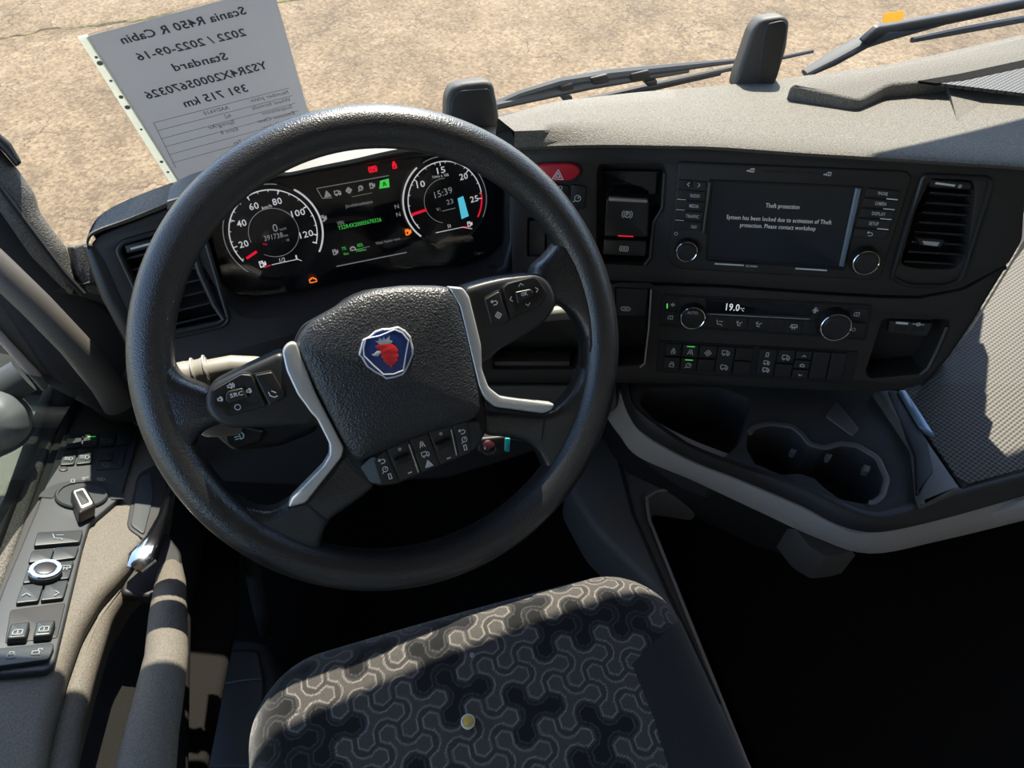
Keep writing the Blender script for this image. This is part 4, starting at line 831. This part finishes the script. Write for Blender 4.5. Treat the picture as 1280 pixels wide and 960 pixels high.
for par, ring, ctr, side in ((lp, [(265, 488), (302, 467), (314.5, 468), (333, 507), (286, 520), (278, 516.5), (265, 507)], [(282, 493), (285, 489), (303, 485), (310, 498), (288, 504.5), (282, 501)], [(318, 469), (340, 465), (356, 492), (355, 497.5), (337, 507)]),
                             (rp, [(627.5, 360), (634, 354), (666, 346), (672, 349), (682, 364), (682, 371), (674, 382), (637.5, 399)], [(644, 365), (664, 361), (667.5, 366), (664, 371), (647.5, 380)], [(606, 374), (624, 364), (637, 399.5), (629, 405), (614, 405)])):
    cx = sum(p[0] for p in ring) / len(ring); cy = sum(p[1] for p in ring) / len(ring)
    ex = lambda q, k: [(sum(a[0] for a in q) / len(q) + (p[0] - sum(a[0] for a in q) / len(q)) * k, sum(a[1] for a in q) / len(q) + (p[1] - sum(a[1] for a in q) / len(q)) * k) for p in q]
    wkey(par, ex(ring, 1.06), .0206, 'keypad_gap', m_rubber, 3, .0003, .004); wkey(par, ex(side, 1.1), .0206, 'keypad_gap', m_rubber, 3, .0003, .004)
    rk = one('direction_key', m_key, lambda b: b.dome(W, ring, [(1, .019), (1, .0225), (.96, .0238), (.90, .0240), (.58, .0222), (.02, .0222)], 3, hp=.022), par)
    wkey(par, ctr, .0262, 'centre_key', None, 2, .0012); wkey(par, side, .0238, 'side_key', None, 2.5)
def lpr(b):
    b.text('SRC', W, (288, 497.5), (304, 493.5), (-1, -5), .0266, .015)
    for k, c in (('speaker', (288, 482.5)), ('speaker_small', (275, 499)), ('speaker_small', (311, 488.5)), ('ring', (297, 509))): b.icon(k, W, c, .0031, .0246, .0008)
    b.icon('phone', W, (341, 493), .0042, .0242, .001)
one('printed_symbols', m_print, lpr, lp, smooth=False, fix=False)
def rpr(b):
    b.text('OK', W, (652, 370.5), (660, 368.5), (-1, -4.5), .0266, .02)
    for k, c in (('up', (651, 356)), ('left', (639, 374)), ('right', (671, 362)), ('down', (660, 380.5))): b.icon(k, W, c, .0033, .0246, .0008)
    b.icon('back', W, (618, 378), .0035, .0242, .0009); b.icon('gear', W, (623, 394), .0035, .0242, .0009)
one('printed_symbols', m_print, rpr, rp, smooth=False, fix=False)
# hub
HUB = [(369, 433), (374, 418), (388, 402), (440, 371), (470, 361), (502, 357), (545, 357), (562, 359), (571, 368), (584, 412), (600, 491), (602, 515), (590, 525), (526, 544), (465, 570), (451, 576), (443, 574), (428, 555), (390, 480)]
one('hub_base', m_rubber, lambda b: b.slab(W, [(366, 436), (378, 412), (442, 376), (502, 362), (558, 364), (574, 372), (606, 490), (610, 540), (596, 560), (470, 608), (440, 590), (420, 560), (390, 500)], .012, .05, .004, 10), sw)
one('airbag_cover', m_air, lambda b: b.dome(W, HUB, [(.99, .004), (1.0, .018), (.992, .0235), (.97, .0275), (.93, .0300), (.8, .0330), (.6, .0350), (.35, .0362), (.1, .0366)], 8, hp=.022), sw, ang=70)
TL = [(352.5, 440), (357, 432), (364, 428), (370, 429), (378, 448), (394, 490), (424, 548), (430, 560), (427, 572), (382, 629), (360, 635), (364, 624), (404, 583), (412, 570), (412, 556), (396, 524), (388, 516), (382, 507), (372, 494), (358, 464)]
TR = [(560, 358), (579, 359.5), (587, 371), (596, 407), (602, 432), (603, 462), (611, 484), (626, 496), (694, 505), (690, 513), (680, 517), (619, 509), (606, 498), (599, 484), (591, 452), (575, 384)]
part('spoke_trim', m_silver, TL, .0285, .014, .002, 4); part('spoke_trim', m_silver, TR, .0285, .014, .002, 4)
part('trim_edge', m_rubber, [(412, 583), (432, 572), (384, 632), (358, 637), (362, 626)], .0175, .006, .001, 3); part('trim_edge', m_rubber, [(604, 498), (619, 510), (680, 519), (696, 512), (694, 518), (682, 521), (616, 515)], .0165, .006, .001, 2)
# badge
BG = [(448, 444), (453.6, 424.5), (461, 421), (469, 414), (479, 410.5), (488, 410.5), (498, 408), (507, 413), (514, 421), (514.5, 425), (517, 435), (517, 443), (514, 451), (511, 458), (507.5, 465), (504, 469), (494, 472.5), (482.5, 474.5), (479, 471), (469, 466), (459, 459), (455, 453), (452, 447)]
bd = one('badge', m_silverp, lambda b: b.slab(W, BG, .0385, .006, .001, 1.5), sw)
gx, gy = 482.5, 440.5
sc = lambda q, k: [(gx + (x - gx) * k, gy + (y - gy) * k) for x, y in q]
one('badge_field', m_badgeblue, lambda b: b.slab(W, sc(BG, .93), .0388, .001, .0003, 1.5), bd)
z = lambda pts: [(420 + x / 6.4, 380 + y / 6.4) for x, y in pts]
def lines(b):
    for q in (z([(225, 415), (222, 350), (240, 278), (350, 255), (470, 205)]), z([(470, 205), (530, 230), (580, 292), (560, 400), (540, 530)]), z([(540, 530), (460, 560), (380, 562), (300, 490), (225, 415)])): b.tube([W.P(x, y, .0390) for x, y in q], .0008, 6)
one('badge_lines', m_silverp, lines, bd)
one('griffin_head', m_badgered, lambda b: b.slab(W, z([(312, 345), (330, 325), (380, 318), (450, 320), (482, 342), (498, 372), (492, 395), (503, 415), (490, 432), (496, 452), (476, 462), (470, 488), (456, 480), (443, 512), (428, 486), (410, 490), (404, 468), (384, 462), (380, 440), (364, 430), (370, 408), (352, 392), (356, 370)]), .0396, .001, .0003, .6), bd)
one('griffin_beak', m_silverp, lambda b: b.slab(W, z([(280, 398), (300, 402), (330, 372), (362, 378), (372, 396), (350, 400), (338, 418), (300, 416)]), .0396, .001, .0003, .6), bd)
one('crown', m_silverp, lambda b: b.slab(W, z([(312, 292), (338, 300), (350, 268), (366, 290), (384, 262), (398, 286), (432, 252), (428, 288), (456, 296), (444, 316), (352, 328)]), .0396, .001, .0003, 0), bd)
# lower keypad
LK = [(450, 584), (464, 571), (484, 560), (512, 548), (564, 529), (581, 525), (599, 526), (605, 544), (598, 561), (574, 574), (530, 592), (495, 607), (473, 609), (462, 603)]
lk = part('cruise_keypad', m_wheelplastic, LK, .0235, .02, .004, 5)
zz = lambda pts: [(430 + x / 5.818, 510 + y / 5.818) for x, y in pts]
for q in (zz([(215, 385), (300, 305), (400, 530), (360, 555), (270, 560)]), zz([(312, 300), (470, 232), (560, 470), (415, 528)]), zz([(480, 228), (608, 178), (695, 415), (572, 468)]), zz([(620, 175), (782, 125), (838, 358), (706, 412)]), zz([(795, 122), (890, 100), (930, 290), (920, 330), (848, 356)])): wkey(lk, q, .0250, 'key', None, 2, .0008)
for q in (zz([(365, 385), (480, 335), (500, 375), (385, 425)]), zz([(665, 270), (785, 225), (800, 265), (680, 315)])):
    rk = wkey(lk, q, .0325, 'scroll_wheel', m_key, 1.5, .003, .01)
for q in (zz([(468, 270), (476, 262), (545, 462), (540, 472)]), zz([(776, 160), (783, 155), (822, 340), (816, 348)]), zz([(515, 410), (522, 405), (545, 465), (538, 472)])): wkey(lk, q, .0254, 'bright_edge', m_silver, 0, 0, .001)
def lkp(b):
    hh_ = .0254
    for k, c in (('back', (275, 385)), ('cruise', (300, 445)), ('zero', (335, 497)), ('lane', (567, 265)), ('truck', (592, 335)), ('tri', (615, 405)), ('back', (858, 170)), ('cruise', (876, 228)), ('zero', (882, 287))): b.icon(k, W, zz([c])[0], .0036, hh_, .0009)
    for c in ((405, 300), (704, 187)): b.icon('dot', W, zz([c])[0], .004, hh_, .0012)
    for c in ((480, 470), (762, 364)): x, y = zz([c])[0]; b.line(W, [(x - 2, y + .8), (x + 2, y - .8)], .0012, hh_)
one('printed_symbols', m_print, lkp, lk, smooth=False, fix=False)
part('shiny_cap', mat('shiny_blue_grey', (.10, .13, .14), .22), zz([(122, 432), (200, 355), (232, 360), (250, 430), (275, 555), (205, 545), (188, 535)]), .0247, .002, .0006, 2, lk)

# ------------------------------------------------------------------ driver's seat
SEATC = V((.036, .042, .53)); SA = math.radians(-6)
def seat_pattern(X, Y):
    a = .0205; u = np.array([1, 0.]); v = np.array([-.5, -math.sqrt(3) / 2]); A = np.array([[u[0], v[0]], [u[1], v[1]]]) * a
    p = np.stack([X, Y], -1); ij = p @ np.linalg.inv(A * 2).T; base = np.round(ij)
    best = np.full(X.shape, 1e9); bid = np.zeros(X.shape + (2,))
    offs = [np.array([0, 0.]), u * a, v * a, -(u + v) * a]
    def hexd(q, r):
        q = np.abs(q); return np.maximum(q[..., 1] * .866 + q[..., 0] * .5, q[..., 0]) - r
    for di in range(-2, 3):
        for dj in range(-2, 3):
            c = base + [di, dj]; cc = c @ (A * 2).T; d = np.full(X.shape, 1e9)
            for k, o in enumerate(offs):
                q = p - cc - o; d = np.minimum(d, hexd(q, a * (.36 if k else .28)))
                if k:
                    L = np.linalg.norm(o); t = np.clip(((p - cc) @ o) / L ** 2, 0, 1); dd = np.linalg.norm(p - cc - t[..., None] * o, axis=-1) - a * .17; d = np.minimum(d, dd)
            m = d < best; best = np.where(m, d, best); bid[m] = c[m]
    hs = np.sin(bid[..., 0] * 12.9898 + bid[..., 1] * 78.233) * 43758.5453; hs = hs - np.floor(hs)
    return best, hs
def seat():
    hx, hy, rc = .230, .27, .08; Na, Nb = 440, 500
    al = np.linspace(-1, 1, Na); be = np.linspace(-1, 1, Nb); AA, BB = np.meshgrid(al, be); MM = np.maximum(np.abs(AA), np.abs(BB)); s = np.where(MM > 1e-9, 1 / np.maximum(MM, 1e-9), 0)
    qx, qy = AA * s * hx, BB * s * hy; ix = np.clip(qx, -(hx - rc), hx - rc); iy = np.clip(qy, -(hy - rc), hy - rc); dx, dy = qx - ix, qy - iy; L = np.hypot(dx, dy); L[L < 1e-9] = 1
    bx, by = ix + dx / L * rc, iy + dy / L * rc
    # radial parameter: 0..0.82 top, then rounded edge, then side
    e = .042; T = MM * 1.0; k = np.clip((T - .74) / .18, 0, 1); ang = k * math.pi / 2; sc_ = np.where(T < .74, T / .74 * (1 - e / hx * 1.0), 0)
    R = np.where(T < .74, T / .74, 1.0)
    ox, oy = dx / L, dy / L; px = (bx - e * ox) * R + np.sin(ang) * e * ox; py = (by - e * oy) * R + np.sin(ang) * e * oy; ux = (bx - e * ox) * R + (ang * e + np.clip((T - .92) / .08, 0, 1) * .09) * ox; uy = (by - e * oy) * R + (ang * e + np.clip((T - .92) / .08, 0, 1) * .09) * oy
    zz_ = -(1 - np.cos(ang)) * e - np.clip((T - .92) / .08, 0, 1) * .09
    crown = -.012 * (px / hx) ** 2 + .006 * np.cos(py * 9)
    zz_ = zz_ + crown
    best, hs = seat_pattern(ux, uy)
    bright = hs > .40; lw = .00085
    colr = np.zeros(px.shape + (3,)); colr[:] = (.036, .033, .030)
    inb = bright & (best < 0); colr[inb] = (.056, .051, .046); ind = (~bright) & (best < 0); colr[ind] = (.006, .006, .006); gap = (~bright) & (best >= 0) & (best < .0035); colr[gap] = (.012, .012, .012)
    lb = bright & (np.abs(best) < lw); f = np.clip(1 - np.abs(best) / (lw * 1.3), 0, 1)[..., None]
    colr = np.where(lb[..., None], colr * (1 - f) + np.array((.21, .195, .175)) * f, colr)
    ld = (~bright) & (np.abs(best - .0005) < lw * .8); colr[ld] = (.040, .040, .040)
    plain = (px > .150 - np.clip((py - .10) * -.10, 0, .05)) & (py < .185 - (.205 - px) * .5); colr[plain] = (.019, .0175, .016)
    c, s_ = math.cos(SA), math.sin(SA)
    vs = np.stack([px * c - py * s_, px * s_ + py * c, zz_], -1).reshape(-1, 3)
    idx = np.arange(Na * Nb).reshape(Nb, Na); f4 = np.stack([idx[:-1, :-1], idx[:-1, 1:], idx[1:, 1:], idx[1:, :-1]], -1).reshape(-1, 4)
    me = bpy.data.meshes.new('cushion'); me.from_pydata(vs.tolist(), [], f4.tolist()); me.polygons.foreach_set('use_smooth', [True] * len(me.polygons))
    at = me.color_attributes.new('fabric', 'FLOAT_COLOR', 'POINT'); at.data.foreach_set('color', np.concatenate([colr.reshape(-1, 3), np.ones((Na * Nb, 1))], 1).astype(np.float32).ravel())
    m = mat('hexagon_fabric', (.03, .03, .03), .9, sheen=.25, spec=.15); nt = m.node_tree; a = nt.nodes.new('ShaderNodeVertexColor'); a.layer_name = 'fabric'; b = nt.nodes['Principled BSDF']
    tc = nt.nodes.new('ShaderNodeTexCoord'); n = nt.nodes.new('ShaderNodeTexNoise'); n.inputs['Scale'].default_value = 1500; nt.links.new(tc.outputs['Object'], n.inputs[0])
    r = nt.nodes.new('ShaderNodeMapRange'); r.inputs['From Min'].default_value = .3; r.inputs['From Max'].default_value = .7; r.inputs['To Min'].default_value = .6; r.inputs['To Max'].default_value = 1.4; nt.links.new(n.outputs['Fac'], r.inputs['Value'])
    mx = nt.nodes.new('ShaderNodeVectorMath'); mx.operation = 'SCALE'; nt.links.new(a.outputs[0], mx.inputs[0]); nt.links.new(r.outputs[0], mx.inputs['Scale']); nt.links.new(mx.outputs[0], b.inputs['Base Color'])
    bn = nt.nodes.new('ShaderNodeBump'); bn.inputs['Strength'].default_value = .5; bn.inputs['Distance'].default_value = .0006; nt.links.new(n.outputs['Fac'], bn.inputs['Height']); nt.links.new(bn.outputs[0], b.inputs['Normal'])
    me.materials.append(m); return me
se = thing('driver_seat', SEATC - V((0, 0, .13)), 'driver\'s seat cushion in black and grey fabric with outlined hexagon pattern', 'seat')
cu = link('cushion', seat(), se); cu.location = (0, 0, .13)
SZ = Z(SEATC.z + .007)
one('torn_spot', m_foamrim, lambda b: b.disc(SZ, (585, 902), [(.0062, -.004), (.0068, .0005), (.0058, .0012), (.004, .0), (0, -.001)], 14), se); one('foam_spot', m_foam, lambda b: b.disc(SZ, (586, 902), [(.0052, -.004), (.0054, .001), (.003, .0022), (0, .0026)], 12), se)
one('burn_speck', m_dimprint, lambda b: b.disc(SZ, (590, 819), [(.002, -.002), (.0022, .0012), (.001, .0012), (.0008, .0), (0, .0)], 10), se)
one('seat_base', m_shelldark, lambda b: b.box((-.12, -.22, .06), (.22, .22, .42)), se)

# ------------------------------------------------------------------ centre console: tray, cup holder, table
con = thing('centre_console', V((.6, .35, .4)), 'centre console with dark cup-holder tray and a grey curved front band', 'console')
TP = Z(TRAY)
CUP = [(934, 560), (934, 546), (944, 536), (962, 531), (991, 535), (1003, 546), (1012, 558), (1031, 562), (1050, 556), (1072, 559), (1097, 574), (1109, 599), (1103, 621), (1081, 629), (1050, 623), (1031, 609), (1019, 597), (1000, 591), (975, 592), (945, 580)]
DEEP = [(800, 486), (900, 484), (940, 500), (925, 552), (905, 572), (866, 556), (820, 525), (800, 504)]
RIMUP = [(786, 479), (791, 505), (814, 527), (860, 558), (930, 586), (1000, 608), (1052, 632), (1087, 645), (1118, 643), (1201, 613), (1290, 588)]
one('tray', m_shelldark, lambda b: b.plate(TP, [(780, 440), (1180, 440), (1182, 560), (1204, 612), (1118, 643), (1087, 645), (1052, 632), (1000, 608), (930, 586), (860, 558), (814, 527), (791, 505)], [(CUP, .09, 4, True), (DEEP, .10, 8, True)], -.004, .02, .003, 2), con)
one('cup_rim', m_grey2, lambda b: b.tube([TP.P(x, y, -.003) for x, y in rnd([(936, 540), (944, 533), (962, 529), (991, 533), (1003, 543), (1012, 555), (1031, 560), (1050, 554), (1072, 557), (1097, 572), (1109, 599), (1103, 621), (1090, 630)], 5)], .004, 8, flat=.5, up=(0, 0, 1)), con)
for q in ([(989, 560), (997, 562), (994, 567), (988, 565)], [(1033, 566), (1041, 568), (1038, 574), (1033, 572)], [(1080, 580), (1089, 583), (1086, 590), (1079, 588)]): one('cup_tab', m_grey2, lambda b: b.slab(TP, q, -.006, .01, .001, 1), con)
one('coin_ridge', m_grey2, lambda b: b.slab(TP, [(1032, 520), (1046, 500), (1075, 536), (1066, 545)], -.002, .01, .002, 3), con)
def band(up_px, lo_px, zu, zl, out=0):
    def f(b):
        U_ = [Z(zu).P(x, y) for x, y in up_px]; L_ = [Z(zl).P(x, y) for x, y in lo_px]
        U_, L_ = spl(U_, 5), spl(L_, 5); mid = [a.lerp(c, .5) + V((-.0, -.006, 0)) for a, c in zip(U_, L_)]
        b.loft([[p + V((.02, .03, 0)) for p in U_], U_, mid, L_, [p + V((.03, .05, -.004)) for p in L_]])
    return f
BU = [(769, 470), (776, 492), (786, 521), (808, 547), (862, 577), (925, 602), (1000, 634), (1044, 657), (1083, 667), (1175, 650), (1290, 617)]
BL = [(750, 480), (757, 517), (775, 545), (798, 571), (862, 599), (903, 618), (950, 640), (1020, 672), (1087, 692), (1175, 676), (1290, 648)]
one('front_band', m_grey, band(BU, BL, .475, .43), con, ang=60)
def rimf(b):
    a = [TP.P(x, y, .0) for x, y in RIMUP]; c = [Z(.477).P(x, y) for x, y in [(769, 470), (786, 519), (809, 545), (863, 575), (926, 600), (1001, 632), (1045, 655), (1083, 665), (1122, 662), (1196, 644), (1290, 617)]]
    a, c = spl(a, 5), spl(c, 5); b.loft([[p + V((.004, .008, -.003)) for p in a], a, [p.lerp(q, .25) + V((0, 0, .004)) for p, q in zip(a, c)], [p.lerp(q, .6) + V((0, -.003, .004)) for p, q in zip(a, c)], c, [p + V((.01, .02, -.004)) for p in c]])
one('rim_band', m_fascia, rimf, con, ang=70)
one('lower_bulge', m_grey2, lambda b: b.dome(Z(.40), [(985, 655), (1030, 670), (1075, 690), (1058, 695), (1032, 698), (1008, 684)], [(1, -.06), (1, -.01), (.8, 0), (.1, .0)], 5), con)
one('console_side', m_shelldark, lambda b: b.loft([[p for p in [Z(.43).P(x, y) + V((.02, .035, 0)) for x, y in BL]], [Z(.43).P(x, y) + V((.10, .14, -.36)) for x, y in BL]]), con)
one('side_ridge', m_grey2, lambda b: b.slab(TP, [(1092, 486), (1124, 486), (1164, 554), (1204, 612), (1150, 634), (1142, 560)], .006, .03, .006, 6), con)
one('side_groove', m_rubber, lambda b: b.slab(TP, [(1108, 488), (1122, 488), (1160, 552), (1168, 590), (1146, 620), (1144, 570)], .0065, .004, .002, 4), con)
fd = one('drawer_front', m_grey, lambda b: b.slab(Pl(Z(.452).P(1230, 650), (-.35, -.8, .25), (.9, -.4, 0)), [(1166, 672), (1184, 656), (1200, 650), (1290, 630), (1290, 644), (1236, 660)], .002, .01, .002, 2), con)
one('drawer_catch', m_chrome, lambda b: b.tube([Z(.462).P(x, y) for x, y in ((1262, 629), (1268, 625), (1282, 622))], .002, 8), con)
tb = thing('side_table', Z(TAB).P(1240, 560), 'flat passenger-side table with grey anti-slip mesh surface right of the console', 'table')
one('table_top', m_fascia, lambda b: b.slab(TP, [(1120, 470), (1180, 440), (1240, 340), (1262, 312), (1700, 200), (1700, 490), (1290, 588), (1204, 612), (1172, 565)], .001, .03, .004, 3), tb)
one('mesh_mat', m_mesh, lambda b: b.slab(TP, [(1124, 478), (1180, 440), (1240, 340), (1262, 312), (1690, 204), (1690, 484), (1286, 584), (1212, 604), (1196, 596), (1160, 545)], .003, .004, .0008, 4), tb)
one('edge_clip', m_bright, lambda b: b.slab(TP, [(1123, 487), (1132, 487), (1150, 514), (1169, 544), (1150, 533)], .010, .008, .0015, 2), tb)

# ------------------------------------------------------------------ floor area right of the seat
tun = thing('engine_tunnel', V((.42, .3, .06)), 'dark grey moulded floor tunnel side between the seat and the black mat', 'floor panel')
F1 = Z(.20); m_tun = mat('tunnel_grey', (.17, .165, .16), .55, bump=('noise', 900, .4, .0006))
one('tunnel_side', m_tun, lambda b: b.slab(F1, [(706, 600), (730, 500), (768, 505), (800, 560), (880, 600), (880, 622), (815, 612), (806, 625), (812, 650), (870, 790), (940, 960), (990, 1060), (930, 1060), (900, 900), (820, 740), (740, 660)], .0, .12, .014, 12), tun)
one('tunnel_edge', m_grey, lambda b: b.tube([F1.P(x, y, .002) for x, y in ((868, 610), (822, 613), (808, 622), (812, 650), (868, 790), (932, 950), (975, 1050))], .0028, 8), tun)
one('tunnel_crease', m_shelldark, lambda b: b.tube([F1.P(x, y, .001) for x, y in ((770, 560), (790, 640), (830, 730), (900, 880))], .003, 8), tun)
mt = one('floor_mat', m_carpet, lambda b: b.slab(Z(.12), [(806, 618), (900, 600), (1500, 560), (1500, 1100), (1010, 1100), (880, 800)], .0, .03, .006, 16)); tag(mt, 'black textile floor mat filling the passenger side floor', 'mat')
bx = thing('storage_box', Z(.10).P(290, 900), 'dark moulded box with rounded corners on the floor left of the seat', 'box')
one('body', m_shelldark, lambda b: b.slab(Z(.22), [(238, 845), (266, 800), (290, 796), (330, 798), (348, 850), (340, 1000), (226, 1000), (228, 900)], .0, .12, .012, 14), bx)
one('lid', mat('lid_dark_grey', (.035, .034, .03), .55), lambda b: b.slab(Z(.22), [(244, 858), (268, 812), (322, 812), (330, 850), (322, 960), (240, 960)], .006, .01, .004, 8), bx)
one('lid_line', m_grey2, lambda b: b.tube([Z(.227).P(x, y) for x, y in ((236, 862), (270, 856), (304, 850), (326, 848))], .0015, 6), bx)
one('pedal_arm', m_shelldark, lambda b: b.tube([V(p) for p in (Z(.3).P(312, 690), Z(.2).P(326, 760), Z(.14).P(334, 788))], .012, 10)) and None
pa = bpy.data.objects['pedal_arm']; tag(pa, 'thin dark bar in the footwell below the left side of the wheel', 'bar')

# ------------------------------------------------------------------ dash-top posts, paper, wipers, sticker
def post(loc, label, poly, sidepoly, pl):
    t = thing('sensor_post', loc, label, 'post')
    one('housing', m_tower, lambda b: b.slab(pl, poly, .0, .035, .006, 7), t)
    one('front_face', mat('post_face', (.028, .026, .023), .5, bump=('noise', 1400, .5, .0005)), lambda b: b.slab(pl, sidepoly, .0015, .004, .0012, 6), t)
P1 = Pl(Z(.79).P(592, 150), (-.15, -.9, .35)); P2 = Pl(Z(.80).P(945, 106), (-.4, -.85, .3))
post(P1.P(592, 150), 'short dark sensor post on the dash top just right of the wheel rim', [(557, 158), (558, 122), (564, 108), (578, 103), (608, 100), (617, 104), (622, 130), (626, 158), (590, 160)], [(562, 158), (565, 124), (575, 113), (612, 110), (617, 130), (621, 158)], P1)
post(P2.P(945, 106), 'tall dark sensor post on the dash top in front of the wiper', [(917, 112), (922, 92), (941, 36), (952, 23), (980, 19), (988, 26), (984, 60), (972, 100), (964, 112), (940, 112)], [(946, 112), (952, 60), (958, 30), (980, 25), (985, 32), (972, 96), (962, 112)], P2)
PG = Pl(GL.o - V((0, .006, 0)), GL.n)
pp = thing('paper_sheet', PG.P(300, 190), 'printed vehicle data sheet in a punched plastic sleeve leaning on the windscreen, seen mirrored', 'paper')
one('sheet', m_paper, lambda b: b.slab(PG, [(108, 46), (341, -16), (396, 178), (222, 226)], .0006, .0008, 0, 0), pp)
one('sleeve', mat_glass('clear_sleeve', 1.2, (.93, .93, .92)), lambda b: b.slab(PG, [(97, 46), (340, -20), (399, 180), (213, 228)], -.0006, .0002, 0, 0), pp)
one('punched_strip', m_sleeve, lambda b: b.slab(PG, [(97, 46), (109, 43), (224, 226), (213, 229)], .0012, .0003, 0, 0), pp)
def holes(b):
    for t, s in ((.15, .0028), (.19, .005), (.31, .0028), (.42, .004), (.49, .005), (.64, .0026), (.86, .0036), (.93, .003)):
        x, y = 103 + 115 * t, 44 + 184 * t; o = PG.p2(x, y, .0015); s = s * .6; b.add([PG.fr(o.x + s * math.cos(a), o.y + s * math.sin(a), .0016) for a in [2 * math.pi * i / 12 for i in range(12)]], [tuple(range(12))])
one('punched_hole', m_hole, holes, pp, smooth=False, fix=False)
def ptx(b):
    k = .0016
    for s, a, c, cap, bo in (('Scania R450 R Cabin', (309, 17), (154, 55), 10, .022), ('2022 / 2022-09-16', (309, 44), (174, 76), 9.5, .022), ('Standard', (286, 74), (219, 89), 9.5, .022), ('YS2R4X20005670326', (336, 85), (185, 124), 9.5, .022), ('391 715 km', (311, 114), (232, 134), 9.5, .022),
                         ('Number plate:', (361, 117), (313, 128), 4.5, 0), ('AADV610', (287, 136), (256, 144), 4.5, 0), ('Wheel formula:', (364, 126), (315, 137.5), 4.5, 0), ('4x2', (290, 146), (282, 148), 4.5, 0), ('Suspension:', (366, 135), (328, 144), 4.5, 0), ('Spring/Air', (294, 154), (261, 162), 4.5, 0),
                         ('Emission Class:', (369, 143), (323, 154), 4.5, 0), ('Euro 6', (298, 163), (277, 168), 4.5, 0), ('Color:', (352, 156), (328, 162), 4.5, 0), ('Yes', (303, 178), (293, 181), 4.5, 0)):
        b.text(s, PG, a, c, (-cap * .55, -cap * .93), k, bo)
    for i in range(6):
        l = (192 + 4.8 * i, 153.5 + 10 * i); r_ = (361 + 4 * i, 110 + 9.5 * i); b.line(PG, [l, r_], .0006, k)
    b.line(PG, [(192, 153.5), (220, 210)], .0006, k)
one('printed_text', m_paperw, ptx, pp, smooth=False, fix=False)
GW = Pl((0, .945, .74), (0, -1, 0))
w1 = thing('windscreen_wiper', GW.P(640, 126), 'long black wiper blade and arm lying across the glass behind the sensor posts', 'wiper')
def seg(b, pts, r, pl=GW, flat=None): b.tube([pl.P(x, y, h) for x, y, h in pts], r, 8, flat=flat)
one('blade', m_wiper, lambda b: seg(b, [(440, 182, 0), (560, 160, 0), (700, 133, 0), (820, 106, 0), (930, 82, 0), (1016, 64, 0)], [.004, .005, .005, .005, .004, .003]), w1)
one('blade_rubber', m_rubber, lambda b: seg(b, [(500, 178, 0), (640, 150, 0), (760, 124, 0), (900, 92, 0)], .0032), w1)
one('arm', m_steel, lambda b: seg(b, [(600, 140, .012), (650, 118, .012), (700, 103, .012), (760, 94, .012), (830, 86, .012), (920, 76, .010)], [.006, .006, .007, .009, .007, .004]), w1)
one('blade_bridge', m_steel, lambda b: seg(b, [(560, 146, .016), (640, 128, .016), (740, 106, .016), (860, 88, .012)], [.005, .006, .007, .004]), w1)
for q in ([(738, 98), (760, 93), (762, 103), (742, 108)], [(788, 93), (812, 88), (814, 98), (790, 103)], [(700, 108), (716, 104), (718, 112), (702, 116)], [(808, 103), (822, 100), (822, 107), (810, 109)], [(704, 123), (716, 121), (716, 128), (706, 129)]): one('bridge_clip', m_rubber, lambda b: b.slab(GW, q, .022, .02, .002, 2), w1)
w2 = thing('windscreen_wiper', GW.P(1010, 84), 'grey wiper arm rising to the right above the passenger side of the dash', 'wiper')
one('arm', m_steel, lambda b: seg(b, [(1006, 92, .01), (1040, 74, .012), (1080, 52, .014), (1102, 42, .016), (1180, 26, .014), (1310, 0, .012)], [.010, .016, .016, .020, .010, .008], flat=.6), w2)
one('arm_cap', m_wiper, lambda b: b.slab(GW, [(1078, 52), (1098, 34), (1112, 32), (1200, 16), (1290, -2), (1290, 10), (1200, 27), (1116, 44), (1086, 58)], .03, .01, .003, 3), w2)
one('blade', m_wiper, lambda b: seg(b, [(1140, 50, 0), (1200, 38, 0), (1310, 18, 0)], [.005, .007, .007]), w2)
stk = one('windscreen_sticker', m_sticker, lambda b: b.slab(PG, [(1105, 17), (1131, 13), (1127, 26), (1103, 29)], .001, .0005, 0, 0)); tag(stk, 'small yellow sticker on the windscreen above the right wiper arm', 'sticker')
